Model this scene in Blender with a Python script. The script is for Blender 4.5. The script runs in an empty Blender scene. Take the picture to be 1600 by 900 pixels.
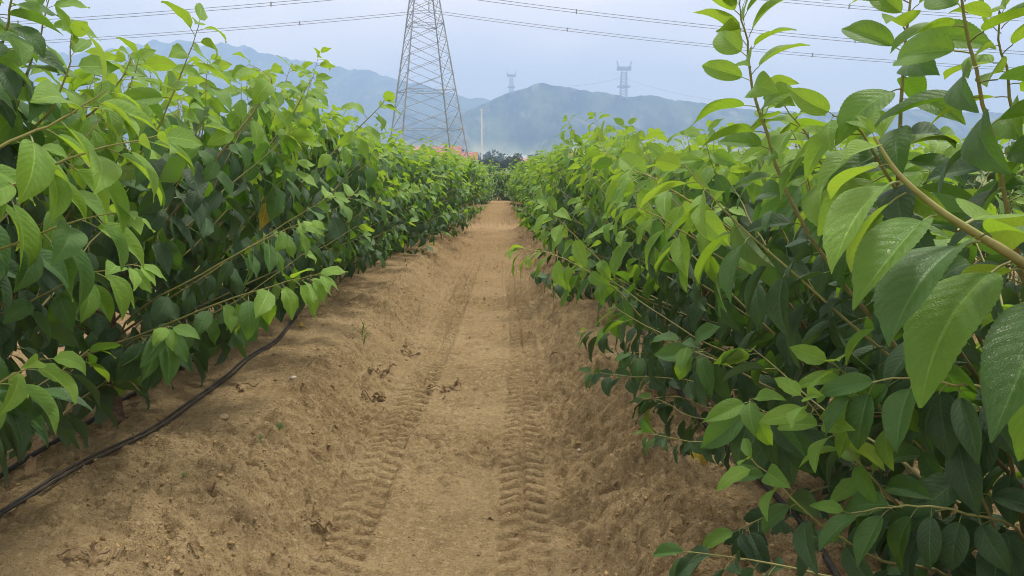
import bpy, math, random
import numpy as np
from mathutils import Vector, Matrix, Euler
from mathutils.bvhtree import BVHTree

# ---------------------------------------------------------------- camera, sky, sun, exposure
SC = bpy.context.scene
COL = SC.collection
FPX, CX, CY = 1155.0, 800.0, 450.0          # focal length in pixels of a 1600 x 900 frame
CAM_H, PITCH, YAW = 1.5, math.radians(9.8), math.radians(0.74)
cam_data = bpy.data.cameras.new('camera')
cam_data.sensor_width = 36.0
cam_data.lens = 36.0 * FPX / 1600.0
cam_data.clip_start, cam_data.clip_end = 0.05, 30000.0
cam = bpy.data.objects.new('camera', cam_data)
COL.objects.link(cam)
cam.location = (0, 0, CAM_H)
cam.rotation_euler = Euler((math.pi / 2 - PITCH, 0, -YAW), 'XYZ')
SC.camera = cam
CAMR = np.array(cam.rotation_euler.to_matrix())
CAMP = np.array([0, 0, CAM_H])

SUN_EL, SUN_AZ = math.radians(66), math.radians(38)    # azimuth from +Y towards +X
world = bpy.data.worlds.new('World')
SC.world = world
world.use_nodes = True
wn, wl = world.node_tree.nodes, world.node_tree.links
wn.clear()
w_out = wn.new('ShaderNodeOutputWorld')
sky = wn.new('ShaderNodeTexSky')
sky.sky_type = 'NISHITA'
sky.sun_disc = False
sky.sun_elevation, sky.sun_rotation = SUN_EL, SUN_AZ
sky.dust_density = 3.0
bg_sky = wn.new('ShaderNodeBackground'); bg_sky.inputs[1].default_value = 0.10
wl.new(sky.outputs[0], bg_sky.inputs[0])
w_tc = wn.new('ShaderNodeTexCoord')
w_map = wn.new('ShaderNodeMapping'); w_map.inputs['Scale'].default_value = (1.2, 1.2, 3.2)
w_noise = wn.new('ShaderNodeTexNoise'); w_noise.inputs['Scale'].default_value = 2.2
w_noise.inputs['Detail'].default_value = 4.0; w_noise.inputs['Roughness'].default_value = 0.45
w_ramp = wn.new('ShaderNodeValToRGB')
w_ramp.color_ramp.elements[0].position = 0.40; w_ramp.color_ramp.elements[0].color = (0.68, 0.60, 0.59, 1)
w_ramp.color_ramp.elements[1].position = 0.62; w_ramp.color_ramp.elements[1].color = (1.0, 0.85, 0.74, 1)
bg_cloud = wn.new('ShaderNodeBackground'); bg_cloud.inputs[1].default_value = 0.75
w_mix = wn.new('ShaderNodeMixShader'); w_mix.inputs[0].default_value = 0.85
wl.new(w_tc.outputs['Generated'], w_map.inputs[0]); wl.new(w_map.outputs[0], w_noise.inputs['Vector'])
wl.new(w_noise.outputs['Fac'], w_ramp.inputs[0]); wl.new(w_ramp.outputs[0], bg_cloud.inputs[0])
wl.new(bg_sky.outputs[0], w_mix.inputs[1]); wl.new(bg_cloud.outputs[0], w_mix.inputs[2])
wl.new(w_mix.outputs[0], w_out.inputs[0])

sun_data = bpy.data.lights.new('sun', 'SUN')
sun_data.energy = 1.5
sun_data.angle = math.radians(11)
sun_data.color = (1.0, 0.95, 0.87)
sun = bpy.data.objects.new('sun', sun_data)
COL.objects.link(sun)
sdir = Vector((math.cos(SUN_EL) * math.sin(SUN_AZ), math.cos(SUN_EL) * math.cos(SUN_AZ), math.sin(SUN_EL)))
sun.rotation_euler = sdir.to_track_quat('Z', 'Y').to_euler()
sun.location = sdir * 60

SC.view_settings.view_transform = 'Standard'
SC.view_settings.look = 'None'
SC.view_settings.exposure = 1.42
SC.view_settings.gamma = 1.0
SC.view_settings.use_curve_mapping = False
SC.render.engine = 'CYCLES'
cy = SC.cycles
cy.use_denoising = True
cy.denoising_prefilter = 'ACCURATE'
SC.render.filter_size = 1.0
cy.filter_width = 1.0
cy.max_bounces = 4
cy.diffuse_bounces = 2
cy.glossy_bounces = 2
cy.transmission_bounces = 3
cy.volume_bounces = 1
cy.caustics_reflective = False
cy.caustics_refractive = False

# ---------------------------------------------------------------- helpers
RNG = random.Random(11)
UP = np.array([0, 0, 1.0])


def ray(px, py):
    d = CAMR @ np.array([(px - CX) / FPX, -(py - CY) / FPX, -1.0])
    return d


def at(px, py, depth):
    """world point seen at photo pixel (px, py), at the given distance along +Y"""
    d = ray(px, py)
    return CAMP + d * (depth / d[1])


def project(p):
    q = CAMR.T @ (np.asarray(p) - CAMP)
    if q[2] > -1e-3:
        return (1e9, 1e9, -1)
    return (CX + FPX * q[0] / -q[2], CY - FPX * q[1] / -q[2], -q[2])


def nrm(v):
    v = np.asarray(v, float)
    return v / (np.linalg.norm(v) + 1e-12)


def sstep(a, b, x):
    t = np.clip((x - a) / (b - a), 0, 1)
    return t * t * (3 - 2 * t)


def _hash(ix, iy, seed):
    h = (ix.astype(np.int64) * 374761393 + iy.astype(np.int64) * 668265263 + seed * 1442695041) & 0xFFFFFFFF
    h = ((h ^ (h >> 13)) * 1274126177) & 0xFFFFFFFF
    h = h ^ (h >> 16)
    return (h & 0xFFFFFF) / float(0xFFFFFF)


def vnoise(x, y, seed=0):
    x = np.asarray(x, float); y = np.asarray(y, float)
    ix, iy = np.floor(x), np.floor(y)
    fx, fy = x - ix, y - iy
    fx = fx * fx * (3 - 2 * fx); fy = fy * fy * (3 - 2 * fy)
    a = _hash(ix, iy, seed); b = _hash(ix + 1, iy, seed)
    c = _hash(ix, iy + 1, seed); d = _hash(ix + 1, iy + 1, seed)
    return (a + (b - a) * fx) * (1 - fy) + (c + (d - c) * fx) * fy - 0.5


def fbm(x, y, seed=0, octaves=4, gain=0.5):
    s = 0; a = 1.0
    for i in range(octaves):
        s = s + a * vnoise(x, y, seed + i * 17)
        x, y, a = x * 2.03 + 5.2, y * 2.03 + 1.7, a * gain
    return s


def cells(x, y, seed):
    """rounded lumps: height 0..1 of the nearest random cell"""
    ix, iy = np.floor(x), np.floor(y)
    best = np.zeros_like(x)
    for dx in (-1, 0, 1):
        for dy in (-1, 0, 1):
            cx, cy_ = ix + dx, iy + dy
            px = cx + _hash(cx, cy_, seed); py = cy_ + _hash(cx, cy_, seed + 1)
            r = 0.15 + 0.75 * _hash(cx, cy_, seed + 2) ** 2
            d2 = ((x - px) ** 2 + (y - py) ** 2) / (r * r)
            best = np.maximum(best, r * np.sqrt(np.clip(1 - d2, 0, 1)))
    return best


def tag(o, label=None, category=None, group=None, kind=None):
    for k, v in (('label', label), ('category', category), ('group', group), ('kind', kind)):
        if v:
            o[k] = v
    return o


def link(o, parent=None):
    COL.objects.link(o)
    if parent is not None:
        o.parent = parent
    return o


def empty(name, loc=(0, 0, 0)):
    o = bpy.data.objects.new(name, None)
    o.empty_display_size = 0.1
    o.location = loc
    return link(o)


def quadmesh(name, V, Q, mats=(), midx=None, uv=None, smooth=True):
    """mesh from numpy vertices and quads"""
    me = bpy.data.meshes.new(name)
    V = np.asarray(V, np.float32); Q = np.asarray(Q, np.int32)
    me.vertices.add(len(V)); me.vertices.foreach_set('co', V.ravel())
    me.loops.add(len(Q) * 4); me.loops.foreach_set('vertex_index', Q.ravel())
    me.polygons.add(len(Q)); me.polygons.foreach_set('loop_start', np.arange(len(Q), dtype=np.int32) * 4)
    if midx is not None:
        me.polygons.foreach_set('material_index', np.asarray(midx, np.int32))
    if uv is not None:
        layer = me.uv_layers.new(name='UVMap')
        layer.data.foreach_set('uv', np.asarray(uv, np.float32)[Q.ravel()].ravel())
    for m in mats:
        me.materials.append(m)
    me.update(calc_edges=True)
    me.validate()
    if not smooth:
        me.shade_flat()
    return me


def obj(name, me, parent=None, loc=None):
    o = bpy.data.objects.new(name, me)
    if loc is not None:
        o.location = loc
    return link(o, parent)


class MB:
    """collects simple solids into one mesh"""
    def __init__(self):
        self.v, self.f, self.m = [], [], []

    def add(self, V, F, m=0):
        o = len(self.v)
        self.v += [tuple(p) for p in V]
        self.f += [tuple(i + o for i in f) for f in F]
        self.m += [m] * len(F)

    def box(self, x0, x1, y0, y1, z0, z1, m=0):
        self.add([(x0, y0, z0), (x1, y0, z0), (x1, y1, z0), (x0, y1, z0), (x0, y0, z1), (x1, y0, z1), (x1, y1, z1), (x0, y1, z1)],
                 [(0, 3, 2, 1), (4, 5, 6, 7), (0, 1, 5, 4), (1, 2, 6, 5), (2, 3, 7, 6), (3, 0, 4, 7)], m)

    def bar(self, a, b, w, m=0):
        a, b = np.asarray(a, float), np.asarray(b, float)
        d = nrm(b - a)
        r = np.cross(d, UP)
        r = np.array([1.0, 0, 0]) if np.linalg.norm(r) < 1e-3 else nrm(r)
        u = np.cross(r, d)
        r, u = r * w / 2, u * w / 2
        V = [a - r - u, a + r - u, a + r + u, a - r + u, b - r - u, b + r - u, b + r + u, b - r + u]
        self.add(V, [(0, 3, 2, 1), (4, 5, 6, 7), (0, 1, 5, 4), (1, 2, 6, 5), (2, 3, 7, 6), (3, 0, 4, 7)], m)

    def build(self, name, mats, parent=None, loc=None, smooth=False):
        me = bpy.data.meshes.new(name)
        me.from_pydata(self.v, [], self.f)
        for m in (mats if isinstance(mats, (list, tuple)) else [mats]):
            me.materials.append(m)
        me.polygons.foreach_set('material_index', self.m)
        if smooth:
            me.shade_smooth()
        me.update()
        return obj(name, me, parent, loc)


def tube_arrays(P, R, sides=6):
    """V, Q, UV of a tube along points P with radii R"""
    P = np.asarray(P, float); n = len(P)
    T = np.gradient(P, axis=0)
    T /= np.linalg.norm(T, axis=1)[:, None] + 1e-12
    ref = np.array([0.31, 0.87, 0.2]) if abs(T[0][2]) > 0.8 else UP
    V, UV = [], []
    for i in range(n):
        a = nrm(np.cross(T[i], ref)); b = np.cross(a, T[i])
        for k in range(sides):
            th = 2 * math.pi * k / sides
            V.append(P[i] + R[i] * (a * math.cos(th) + b * math.sin(th)))
            UV.append((k / sides, i / (n - 1)))
    Q = []
    for i in range(n - 1):
        for k in range(sides):
            k2 = (k + 1) % sides
            Q.append((i * sides + k, i * sides + k2, (i + 1) * sides + k2, (i + 1) * sides + k))
    return np.array(V), np.array(Q), np.array(UV)


def spline(pts, n):
    """Catmull-Rom through pts, n samples"""
    P = [np.asarray(p, float) for p in pts]
    P = [2 * P[0] - P[1]] + P + [2 * P[-1] - P[-2]]
    out = []
    segs = len(P) - 3
    for i in range(n):
        t = i / (n - 1) * segs
        k = min(int(t), segs - 1); u = t - k
        a, b, c, d = P[k:k + 4]
        out.append(0.5 * (2 * b + (c - a) * u + (2 * a - 5 * b + 4 * c - d) * u * u + (3 * b - a - 3 * c + d) * u ** 3))
    return np.array(out)


# ---------------------------------------------------------------- materials
class NT:
    def __init__(self, name):
        self.mat = bpy.data.materials.new(name)
        self.mat.use_nodes = True
        self.n, self.l = self.mat.node_tree.nodes, self.mat.node_tree.links
        self.n.clear()
        self.out = self.n.new('ShaderNodeOutputMaterial')

    def node(self, t, **kw):
        nd = self.n.new(t)
        for k, v in kw.items():
            setattr(nd, k, v)
        return nd

    def put(self, sock, v):
        if hasattr(v, 'is_linked') or hasattr(v, 'links'):
            self.l.new(v, sock)
        else:
            if isinstance(v, (tuple, list)) and len(v) == 3 and sock.type == 'RGBA':
                v = (*v, 1)
            sock.default_value = v

    def math(self, op, a, b=None, c=None, clamp=False):
        nd = self.node('ShaderNodeMath', operation=op, use_clamp=clamp)
        for i, v in enumerate((a, b, c)):
            if v is not None:
                self.put(nd.inputs[i], v)
        return nd.outputs[0]

    def mix(self, f, a, b, blend='MIX'):
        nd = self.node('ShaderNodeMix', data_type='RGBA', blend_type=blend)
        self.put(nd.inputs[0], f); self.put(nd.inputs[6], a); self.put(nd.inputs[7], b)
        return nd.outputs[2]

    def noise(self, scale, vec=None, detail=3.0, rough=0.5):
        nd = self.node('ShaderNodeTexNoise')
        nd.inputs['Scale'].default_value = scale
        nd.inputs['Detail'].default_value = detail
        nd.inputs['Roughness'].default_value = rough
        if vec is not None:
            self.l.new(vec, nd.inputs['Vector'])
        return nd.outputs['Fac']

    def rng(self, v, a, b, c=0.0, d=1.0):
        nd = self.node('ShaderNodeMapRange')
        self.put(nd.inputs[0], v)
        for i, k in enumerate((a, b, c, d)):
            nd.inputs[i + 1].default_value = k
        return nd.outputs[0]

    def bump(self, h, strength, dist, normal=None):
        nd = self.node('ShaderNodeBump')
        nd.inputs['Strength'].default_value = strength
        nd.inputs['Distance'].default_value = dist
        self.l.new(h, nd.inputs['Height'])
        if normal is not None:
            self.l.new(normal, nd.inputs['Normal'])
        return nd.outputs[0]

    def principled(self, color, rough=0.8, spec=0.3, normal=None, metallic=0.0):
        p = self.node('ShaderNodeBsdfPrincipled')
        self.put(p.inputs['Base Color'], color)
        self.put(p.inputs['Roughness'], rough)
        self.put(p.inputs['Specular IOR Level'], spec)
        p.inputs['Metallic'].default_value = metallic
        if normal is not None:
            self.l.new(normal, p.inputs['Normal'])
        return p.outputs[0]

    def finish(self, sh):
        self.l.new(sh, self.out.inputs[0])
        return self.mat


def plain(name, color, rough=0.8, spec=0.3, var=0.25, scale=8.0, metallic=0.0, bump=0.0):
    t = NT(name)
    tc = t.node('ShaderNodeTexCoord').outputs['Object']
    n = t.noise(scale, tc, 4)
    c2 = tuple(min(1, c * (1 + var)) for c in color); c1 = tuple(c * (1 - var) for c in color)
    col = t.mix(t.rng(n, 0.3, 0.7), c1, c2)
    nb = t.bump(n, bump, 0.02) if bump else None
    return t.finish(t.principled(col, rough, spec, nb, metallic))


def leaf_material(name, dark, light, under, trans, tw, rough=0.44, spec=0.42, spots=None):
    t = NT(name)
    uv = t.node('ShaderNodeUVMap').outputs[0]
    sep = t.node('ShaderNodeSeparateXYZ'); t.l.new(uv, sep.inputs[0])
    a = t.math('ABSOLUTE', t.math('MULTIPLY_ADD', sep.outputs[0], 2.0, -1.0))
    s = sep.outputs[1]
    geo = t.node('ShaderNodeNewGeometry')
    oi = t.node('ShaderNodeObjectInfo')
    rnd = t.math('FRACT', t.math('ADD', geo.outputs['Random Per Island'], oi.outputs['Random']))
    pos = t.node('ShaderNodeTexCoord').outputs['Object']
    warp = t.math('MULTIPLY', t.noise(4.0, pos, 2), 1.1)
    ph = t.math('ADD', warp, t.math('MULTIPLY_ADD', s, 10.0, t.math('MULTIPLY', t.math('POWER', a, 1.25), -2.6)))
    tri = t.math('ABSOLUTE', t.math('SUBTRACT', t.math('FRACT', ph), 0.5))          # 0.5 at a vein, 0 between
    vein = t.math('MULTIPLY', t.rng(tri, 0.42, 0.5), t.rng(a, 1.0, 0.5))
    midrib = t.rng(a, 0.07, 0.02)
    pos = t.node('ShaderNodeTexCoord').outputs['Object']
    nz = t.noise(9.0, pos, 3)
    base = t.mix(t.math('MULTIPLY_ADD', nz, 0.5, t.math('MULTIPLY', rnd, 0.75)), dark, light)
    pale = tuple(min(1, c * 1.7 + 0.03) for c in light)
    top = t.mix(t.math('MULTIPLY', t.math('MAXIMUM', t.math('MULTIPLY', vein, 0.35), t.math('MULTIPLY', midrib, 0.7)), 0.8), base, pale)
    blot = t.noise(3.2, pos, 4, 0.6)
    top = t.mix(t.rng(blot, 0.55, 0.72, 0, 0.35), top, pale)
    top = t.mix(t.rng(t.noise(38.0, pos, 1), 0.70, 0.74, 0, 0.6), top, (0.10, 0.075, 0.03))
    if spots:
        sp = t.noise(26.0, pos, 2)
        top = t.mix(t.rng(sp, 0.58, 0.64), top, spots)
    col = t.mix(geo.outputs['Backfacing'], top, under)
    fine = t.node('ShaderNodeTexVoronoi', feature='DISTANCE_TO_EDGE'); fine.inputs['Scale'].default_value = 34.0
    t.l.new(uv, fine.inputs['Vector'])
    net = t.math('MULTIPLY', t.rng(fine.outputs['Distance'], 0.0, 0.12), 0.35)
    hgt_ = t.math('ADD', net, t.math('SUBTRACT', t.math('MULTIPLY_ADD', tri, -1.0, t.math('MULTIPLY', nz, 1.6)), t.math('MULTIPLY', midrib, 0.8)))
    nb = t.bump(hgt_, 0.5, 0.003)
    pr = t.principled(col, t.math('MULTIPLY_ADD', blot, 0.35, rough - 0.14), spec, nb)
    tl = t.node('ShaderNodeBsdfTranslucent')
    t.put(tl.inputs[0], t.mix(t.math('MULTIPLY', vein, 0.4), trans, tuple(c * 0.6 for c in trans)))
    t.l.new(nb, tl.inputs['Normal'])
    mx = t.node('ShaderNodeMixShader')
    mx.inputs[0].default_value = tw
    t.l.new(pr, mx.inputs[1]); t.l.new(tl.outputs[0], mx.inputs[2])
    return t.finish(mx.outputs[0])


M_MATURE = leaf_material('leaf_mature', (0.020, 0.050, 0.020), (0.054, 0.118, 0.042), (0.10, 0.155, 0.075), (0.09, 0.22, 0.02), 0.20)
M_MID = leaf_material('leaf_mid', (0.036, 0.092, 0.026), (0.080, 0.180, 0.042), (0.15, 0.23, 0.075), (0.18, 0.40, 0.02), 0.32)
M_YOUNG = leaf_material('leaf_young', (0.115, 0.255, 0.032), (0.215, 0.385, 0.055), (0.27, 0.38, 0.09), (0.40, 0.62, 0.04), 0.40)
M_FRESH = leaf_material('leaf_fresh', (0.075, 0.180, 0.028), (0.150, 0.300, 0.045), (0.22, 0.33, 0.08), (0.34, 0.58, 0.03), 0.40)
M_YELLOW = leaf_material('leaf_yellow', (0.42, 0.30, 0.03), (0.55, 0.42, 0.05), (0.5, 0.42, 0.12), (0.6, 0.5, 0.05), 0.35, spots=(0.07, 0.12, 0.03))
M_DRY = leaf_material('leaf_dry', (0.16, 0.10, 0.05), (0.34, 0.25, 0.14), (0.30, 0.23, 0.14), (0.3, 0.18, 0.06), 0.08, 0.8, 0.15)
M_PETIOLE = plain('petiole', (0.24, 0.26, 0.09), 0.6, 0.3, 0.2)


def bark_material():
    t = NT('shoot_bark')
    uv = t.node('ShaderNodeUVMap').outputs[0]
    sep = t.node('ShaderNodeSeparateXYZ'); t.l.new(uv, sep.inputs[0])
    pos = t.node('ShaderNodeTexCoord').outputs['Object']
    n = t.noise(60.0, pos, 4)
    old = t.mix(n, (0.085, 0.055, 0.035), (0.24, 0.17, 0.11))
    young = t.mix(n, (0.22, 0.21, 0.075), (0.36, 0.36, 0.13))
    f = t.rng(t.math('MULTIPLY_ADD', n, 0.25, sep.outputs[1]), 0.05, 0.62)
    return t.finish(t.principled(t.mix(f, old, young), 0.6, 0.3, t.bump(n, 0.5, 0.004)))


M_BARK = bark_material()
M_TRUNK = plain('trunk_bark', (0.15, 0.105, 0.075), 0.85, 0.2, 0.45, 45.0, bump=0.6)

# ---------------------------------------------------------------- terrain
ROW_L, ROW_R = -1.88, 1.40


def track_l(y):
    return -0.635 + 0.030 * np.clip(y - 2.6, 0, 6) + 0.012 * np.sin(y * 1.3)


def track_r(y):
    return 0.085 + 0.022 * np.clip(y - 2.6, 0, 3) + 0.010 * np.sin(y * 1.1 + 1)


def smooth_ground(x, y):
    x = np.asarray(x, float); y = np.asarray(y, float)
    base = -0.92 * sstep(7.0, 50.0, y)
    orch = sstep(-14, -11, x) * sstep(14, 11, x) * sstep(43.5, 41.0, y) * sstep(-6, -4, y)
    lane = sstep(17.2, 17.9, y) * sstep(20.2, 19.4, y)
    u = np.mod(x + 0.25 + 1.7, 3.4) - 1.7
    wob = 0.07 * vnoise(x * 0 + 3.1, y * 0.9, 5) + 0.05 * vnoise(x * 0 + 9.1, y * 2.7, 8)
    bed = 0.21 * sstep(0.50, 0.92, np.abs(u) + wob) + 0.03 * np.cos(np.clip(u * 1.0, -1.7, 1.7) * 1.85 + math.pi) * 0.5
    rise = 0.26 * sstep(19.6, 21.6, y) * sstep(34, 26, y)
    return base + orch * (bed * (1 - lane) + rise)


def hgt(x, y):
    x = np.asarray(x, float); y = np.asarray(y, float)
    z = smooth_ground(x, y)
    near = sstep(60, 30, np.abs(y)) * sstep(14, 10, np.abs(x))
    u = np.mod(x + 0.25 + 1.7, 3.4) - 1.7
    z = z + near * sstep(13, 18, y) * 0.16 * fbm(x * 0.9, y * 0.8, 91, 3)
    slope = sstep(0.42, 0.6, np.abs(u)) * sstep(1.05, 0.8, np.abs(u))
    z = z + near * (0.030 * fbm(x * 1.3, y * 1.3, 1, 3) + 0.020 * fbm(x * 6, y * 6, 2, 3))
    rough = 0.55 + 0.9 * slope + 0.5 * np.clip(vnoise(x * 1.1, y * 1.1, 33) * 2, 0, 1)
    r1 = np.abs(fbm(x * 17, y * 17, 3, 3))
    z = z + near * rough * (0.026 * r1 + 0.012 * np.abs(vnoise(x * 47, y * 47, 6)) + 0.004 * vnoise(x * 90, y * 90, 7))
    z = z + near * slope * 0.045 * np.abs(fbm(x * 4.3 + 0.7 * y, y * 5.0, 14, 3))
    prints = np.maximum(sstep(1.25, 0.95, np.abs(x - track_l(y)) / 0.098), sstep(1.25, 0.95, np.abs(x - track_r(y)) / 0.098)) * sstep(13, 9, y)
    patch = np.clip(0.7 + 2.2 * vnoise(x * 1.9, y * 1.9, 52) + 1.1 * slope, 0.05, 1.6)
    right = 0.4 * sstep(0.25, 0.5, x)
    z = z + near * (patch + right) * (1 - 0.75 * prints) * (0.028 * cells(x * 17, y * 17, 61) + 0.018 * cells(x * 38, y * 38, 64) + 0.008 * cells(x * 80, y * 80, 67))
    z = z - near * slope * 0.05 * sstep(0.10, 0.28, np.abs(fbm(x * 2.3, y * 2.9, 44, 3))) * 0.6
    # tyre prints
    for tr, seed, dep, crisp in ((track_l, 0, 0.030, 0.75), (track_r, 1, 0.026, 1.0)):
        v = (x - tr(y)) / 0.098
        band = sstep(1.12, 0.90, np.abs(v)) * sstep(13, 9, y) * sstep(-2, 0, y)
        worn = 0.45 + 1.0 * np.clip(vnoise(x * 0.6 + seed * 7, y * 1.6, 21 + seed) + 0.35, 0, 0.75)
        side = np.where(v > 0, 0.5, 0.0)
        ph = np.mod(y / 0.088 + side + 0.42 * np.abs(v) ** 1.3 + 0.25 * vnoise(x * 5, y * 5, 25), 1.0)
        lug = sstep(0.06, 0.22, ph) * sstep(0.78, 0.60, ph)
        rib = sstep(0.16, 0.06, np.abs(v))
        z = z + band * (-dep * 1.0 + crisp * 0.040 * (1 + 0.20 * np.clip(y - 3.2, 0, 5)) * worn * np.clip(lug * (1 - 0.6 * rib), 0, 1) * sstep(13, 9, y))
        z = z + 0.016 * np.exp(-((np.abs(v) - 1.30) / 0.22) ** 2) * sstep(13, 9, y) * (0.4 + np.clip(vnoise(x * 9, y * 7, 27) + 0.3, 0, 1))
    # far plain swells
    far = sstep(70, 300, np.abs(y)) + sstep(70, 300, np.abs(x))
    z = z + np.clip(far, 0, 1) * 1.5 * vnoise(x * 0.006, y * 0.006, 40)
    return z


def ground_at(px, py):
    """ground point seen at a photo pixel"""
    d = ray(px, py)
    lo, hi = 0.5, 80.0
    f = lambda t: (CAMP + d * t)[2] - float(smooth_ground((CAMP + d * t)[0], (CAMP + d * t)[1]))
    for _ in range(40):
        m = (lo + hi) / 2
        if f(m) > 0:
            lo = m
        else:
            hi = m
    p = CAMP + d * lo
    p[2] = float(hgt(p[0], p[1]))
    return p


def geo_steps(a, b, n):
    return a * (b / a) ** (np.arange(1, n + 1) / n)


def build_ground():
    core = np.arange(-2.35, 1.95, 0.0088)
    left = -2.35 - np.arange(1, 66) * 0.06
    right = 1.95 + np.arange(1, 66) * 0.06
    l2, r2 = -geo_steps(-left[-1], 4300, 40), geo_steps(right[-1], 4300, 40)
    xs = np.sort(np.concatenate([core, left, right, l2, r2]))
    ys = list(np.arange(-3, 1.6, 0.1))
    y = 1.6
    while y < 32:
        ys.append(y); y += max(0.0072, 0.00062 * y * y)
    ys = np.concatenate([[-280, -120, -50, -20, -9, -5], ys, geo_steps(32, 4150, 46)])
    X, Y = np.meshgrid(xs, ys)
    Z = hgt(X, Y)
    V = np.stack([X, Y, Z], -1).reshape(-1, 3)
    nx, ny = len(xs), len(ys)
    i = np.arange(nx - 1)[None, :] + nx * np.arange(ny - 1)[:, None]
    Q = np.stack([i, i + 1, i + 1 + nx, i + nx], -1).reshape(-1, 4)
    t = NT('dry_soil')
    pos = t.node('ShaderNodeNewGeometry').outputs['Position']
    sp = t.node('ShaderNodeSeparateXYZ'); t.l.new(pos, sp.inputs[0])
    n1, n2, n3, n4 = t.noise(1.1, pos, 4), t.noise(9, pos, 5, 0.6), t.noise(34, pos, 5, 0.72), t.noise(120, pos, 4, 0.7)
    c = t.mix(t.rng(n1, 0.32, 0.68), (0.310, 0.224, 0.110), (0.455, 0.346, 0.184))
    c = t.mix(t.math('MULTIPLY', t.rng(n2, 0.50, 0.72), 0.55), c, (0.150, 0.100, 0.045))
    c = t.mix(t.math('MULTIPLY', t.rng(n3, 0.50, 0.64), 0.65), c, (0.56, 0.44, 0.25))
    c = t.mix(t.math('MULTIPLY', t.rng(n4, 0.54, 0.62), 0.6), c, (0.13, 0.085, 0.042))
    # redder subsoil further along the path, green fields on the plain
    c = t.mix(t.rng(sp.outputs[1], 5.0, 14.0, 0, 0.5), c, t.mix(n2, (0.21, 0.132, 0.058), (0.32, 0.212, 0.098)))
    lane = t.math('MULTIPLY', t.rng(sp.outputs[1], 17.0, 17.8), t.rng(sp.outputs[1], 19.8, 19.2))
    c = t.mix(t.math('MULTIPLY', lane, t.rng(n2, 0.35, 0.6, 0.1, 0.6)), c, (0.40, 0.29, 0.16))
    fld = t.mix(t.rng(t.noise(0.012, pos, 3), 0.4, 0.6), (0.10, 0.16, 0.045), (0.22, 0.24, 0.09))
    dist = t.math('MAXIMUM', t.rng(sp.outputs[1], 44.0, 60.0), t.rng(t.math('ABSOLUTE', sp.outputs[0]), 14.0, 30.0))
    c = t.mix(dist, c, fld)
    damp = t.noise(0.55, pos, 5, 0.6)
    c = t.mix(t.math('MULTIPLY', t.rng(damp, 0.54, 0.68), 0.4), c, (0.16, 0.105, 0.050))
    h = t.math('ADD', t.math('MULTIPLY', n3, 0.9), t.math('MULTIPLY', n4, 0.6))
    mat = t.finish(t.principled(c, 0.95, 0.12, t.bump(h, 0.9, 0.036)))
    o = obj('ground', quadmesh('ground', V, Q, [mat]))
    tag(o, 'bare tan soil of the orchard track and planting beds', None, None, 'structure')
    return mat


M_SOIL = build_ground()

# ---------------------------------------------------------------- mountains
def mountain(name, label, ridge_px, dist, depth, seed, spread):
    """a range whose crest stands at the given distance, crest line from (pixel x, pixel y) pairs"""
    R = np.array([at(px, py, dist) for px, py in ridge_px])
    xs = np.linspace(R[0, 0], R[-1, 0], 700)
    crest = np.interp(xs, R[:, 0], R[:, 2])
    crest = np.convolve(np.pad(crest, 3, 'edge'), np.ones(7) / 7, 'valid')
    crest = crest + crest * 0.070 * fbm(xs / 55, xs * 0 + seed, seed, 4) + 3.0 * np.abs(vnoise(xs / 9, xs * 0, seed + 3))
    ys = np.concatenate([dist + depth * np.linspace(-1, 0, 70), dist + depth * np.linspace(0.03, 0.6, 12)])
    X, Y = np.meshgrid(xs, ys)
    C = np.tile(crest, (len(ys), 1))
    t = (Y - dist) / depth
    prof = np.where(t < 0, np.clip(1 + t, 0, 1) ** 1.45, np.clip(1 - t * 1.6, 0, 1))
    spur = np.abs(fbm(X / spread, Y / (spread * 2.2), seed, 5, 0.55))
    body = np.sin(np.clip(1 + np.where(t < 0, t, -t), 0, 1) * math.pi)
    Z = C * prof - C * 0.85 * spur * body
    Z += 0.030 * C * fbm(X / 38, Y / 70, seed + 5, 4) * np.clip(prof * 2, 0, 1)
    Z -= 3.0 * (1 - np.clip(prof * 6, 0, 1))
    V = np.stack([X, Y, Z], -1).reshape(-1, 3)
    nx, ny = X.shape[1], X.shape[0]
    i = np.arange(nx - 1)[None, :] + nx * np.arange(ny - 1)[:, None]
    Q = np.stack([i, i + 1, i + 1 + nx, i + nx], -1).reshape(-1, 4)
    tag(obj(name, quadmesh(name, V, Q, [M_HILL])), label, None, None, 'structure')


def hill_material():
    t = NT('wooded_hillside')
    pos = t.node('ShaderNodeNewGeometry').outputs['Position']
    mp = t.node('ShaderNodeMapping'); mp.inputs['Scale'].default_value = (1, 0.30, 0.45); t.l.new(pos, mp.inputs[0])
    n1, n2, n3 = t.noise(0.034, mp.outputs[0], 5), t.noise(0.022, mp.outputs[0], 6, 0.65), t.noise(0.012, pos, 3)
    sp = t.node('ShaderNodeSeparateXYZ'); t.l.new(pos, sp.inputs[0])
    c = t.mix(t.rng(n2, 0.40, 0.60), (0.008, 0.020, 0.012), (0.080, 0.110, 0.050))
    c = t.mix(t.rng(n1, 0.60, 0.64, 0, 0.35), c, (0.30, 0.27, 0.24))
    low = t.math('ADD', sp.outputs[2], t.math('MULTIPLY', n3, 40.0))
    c = t.mix(t.rng(low, 62.0, 30.0, 0, 0.9), c, t.mix(t.rng(n2, 0.4, 0.6), (0.20, 0.27, 0.09), (0.42, 0.42, 0.22)))
    return t.finish(t.principled(c, 0.95, 0.1, t.bump(n2, 1.0, 12.0)))


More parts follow.
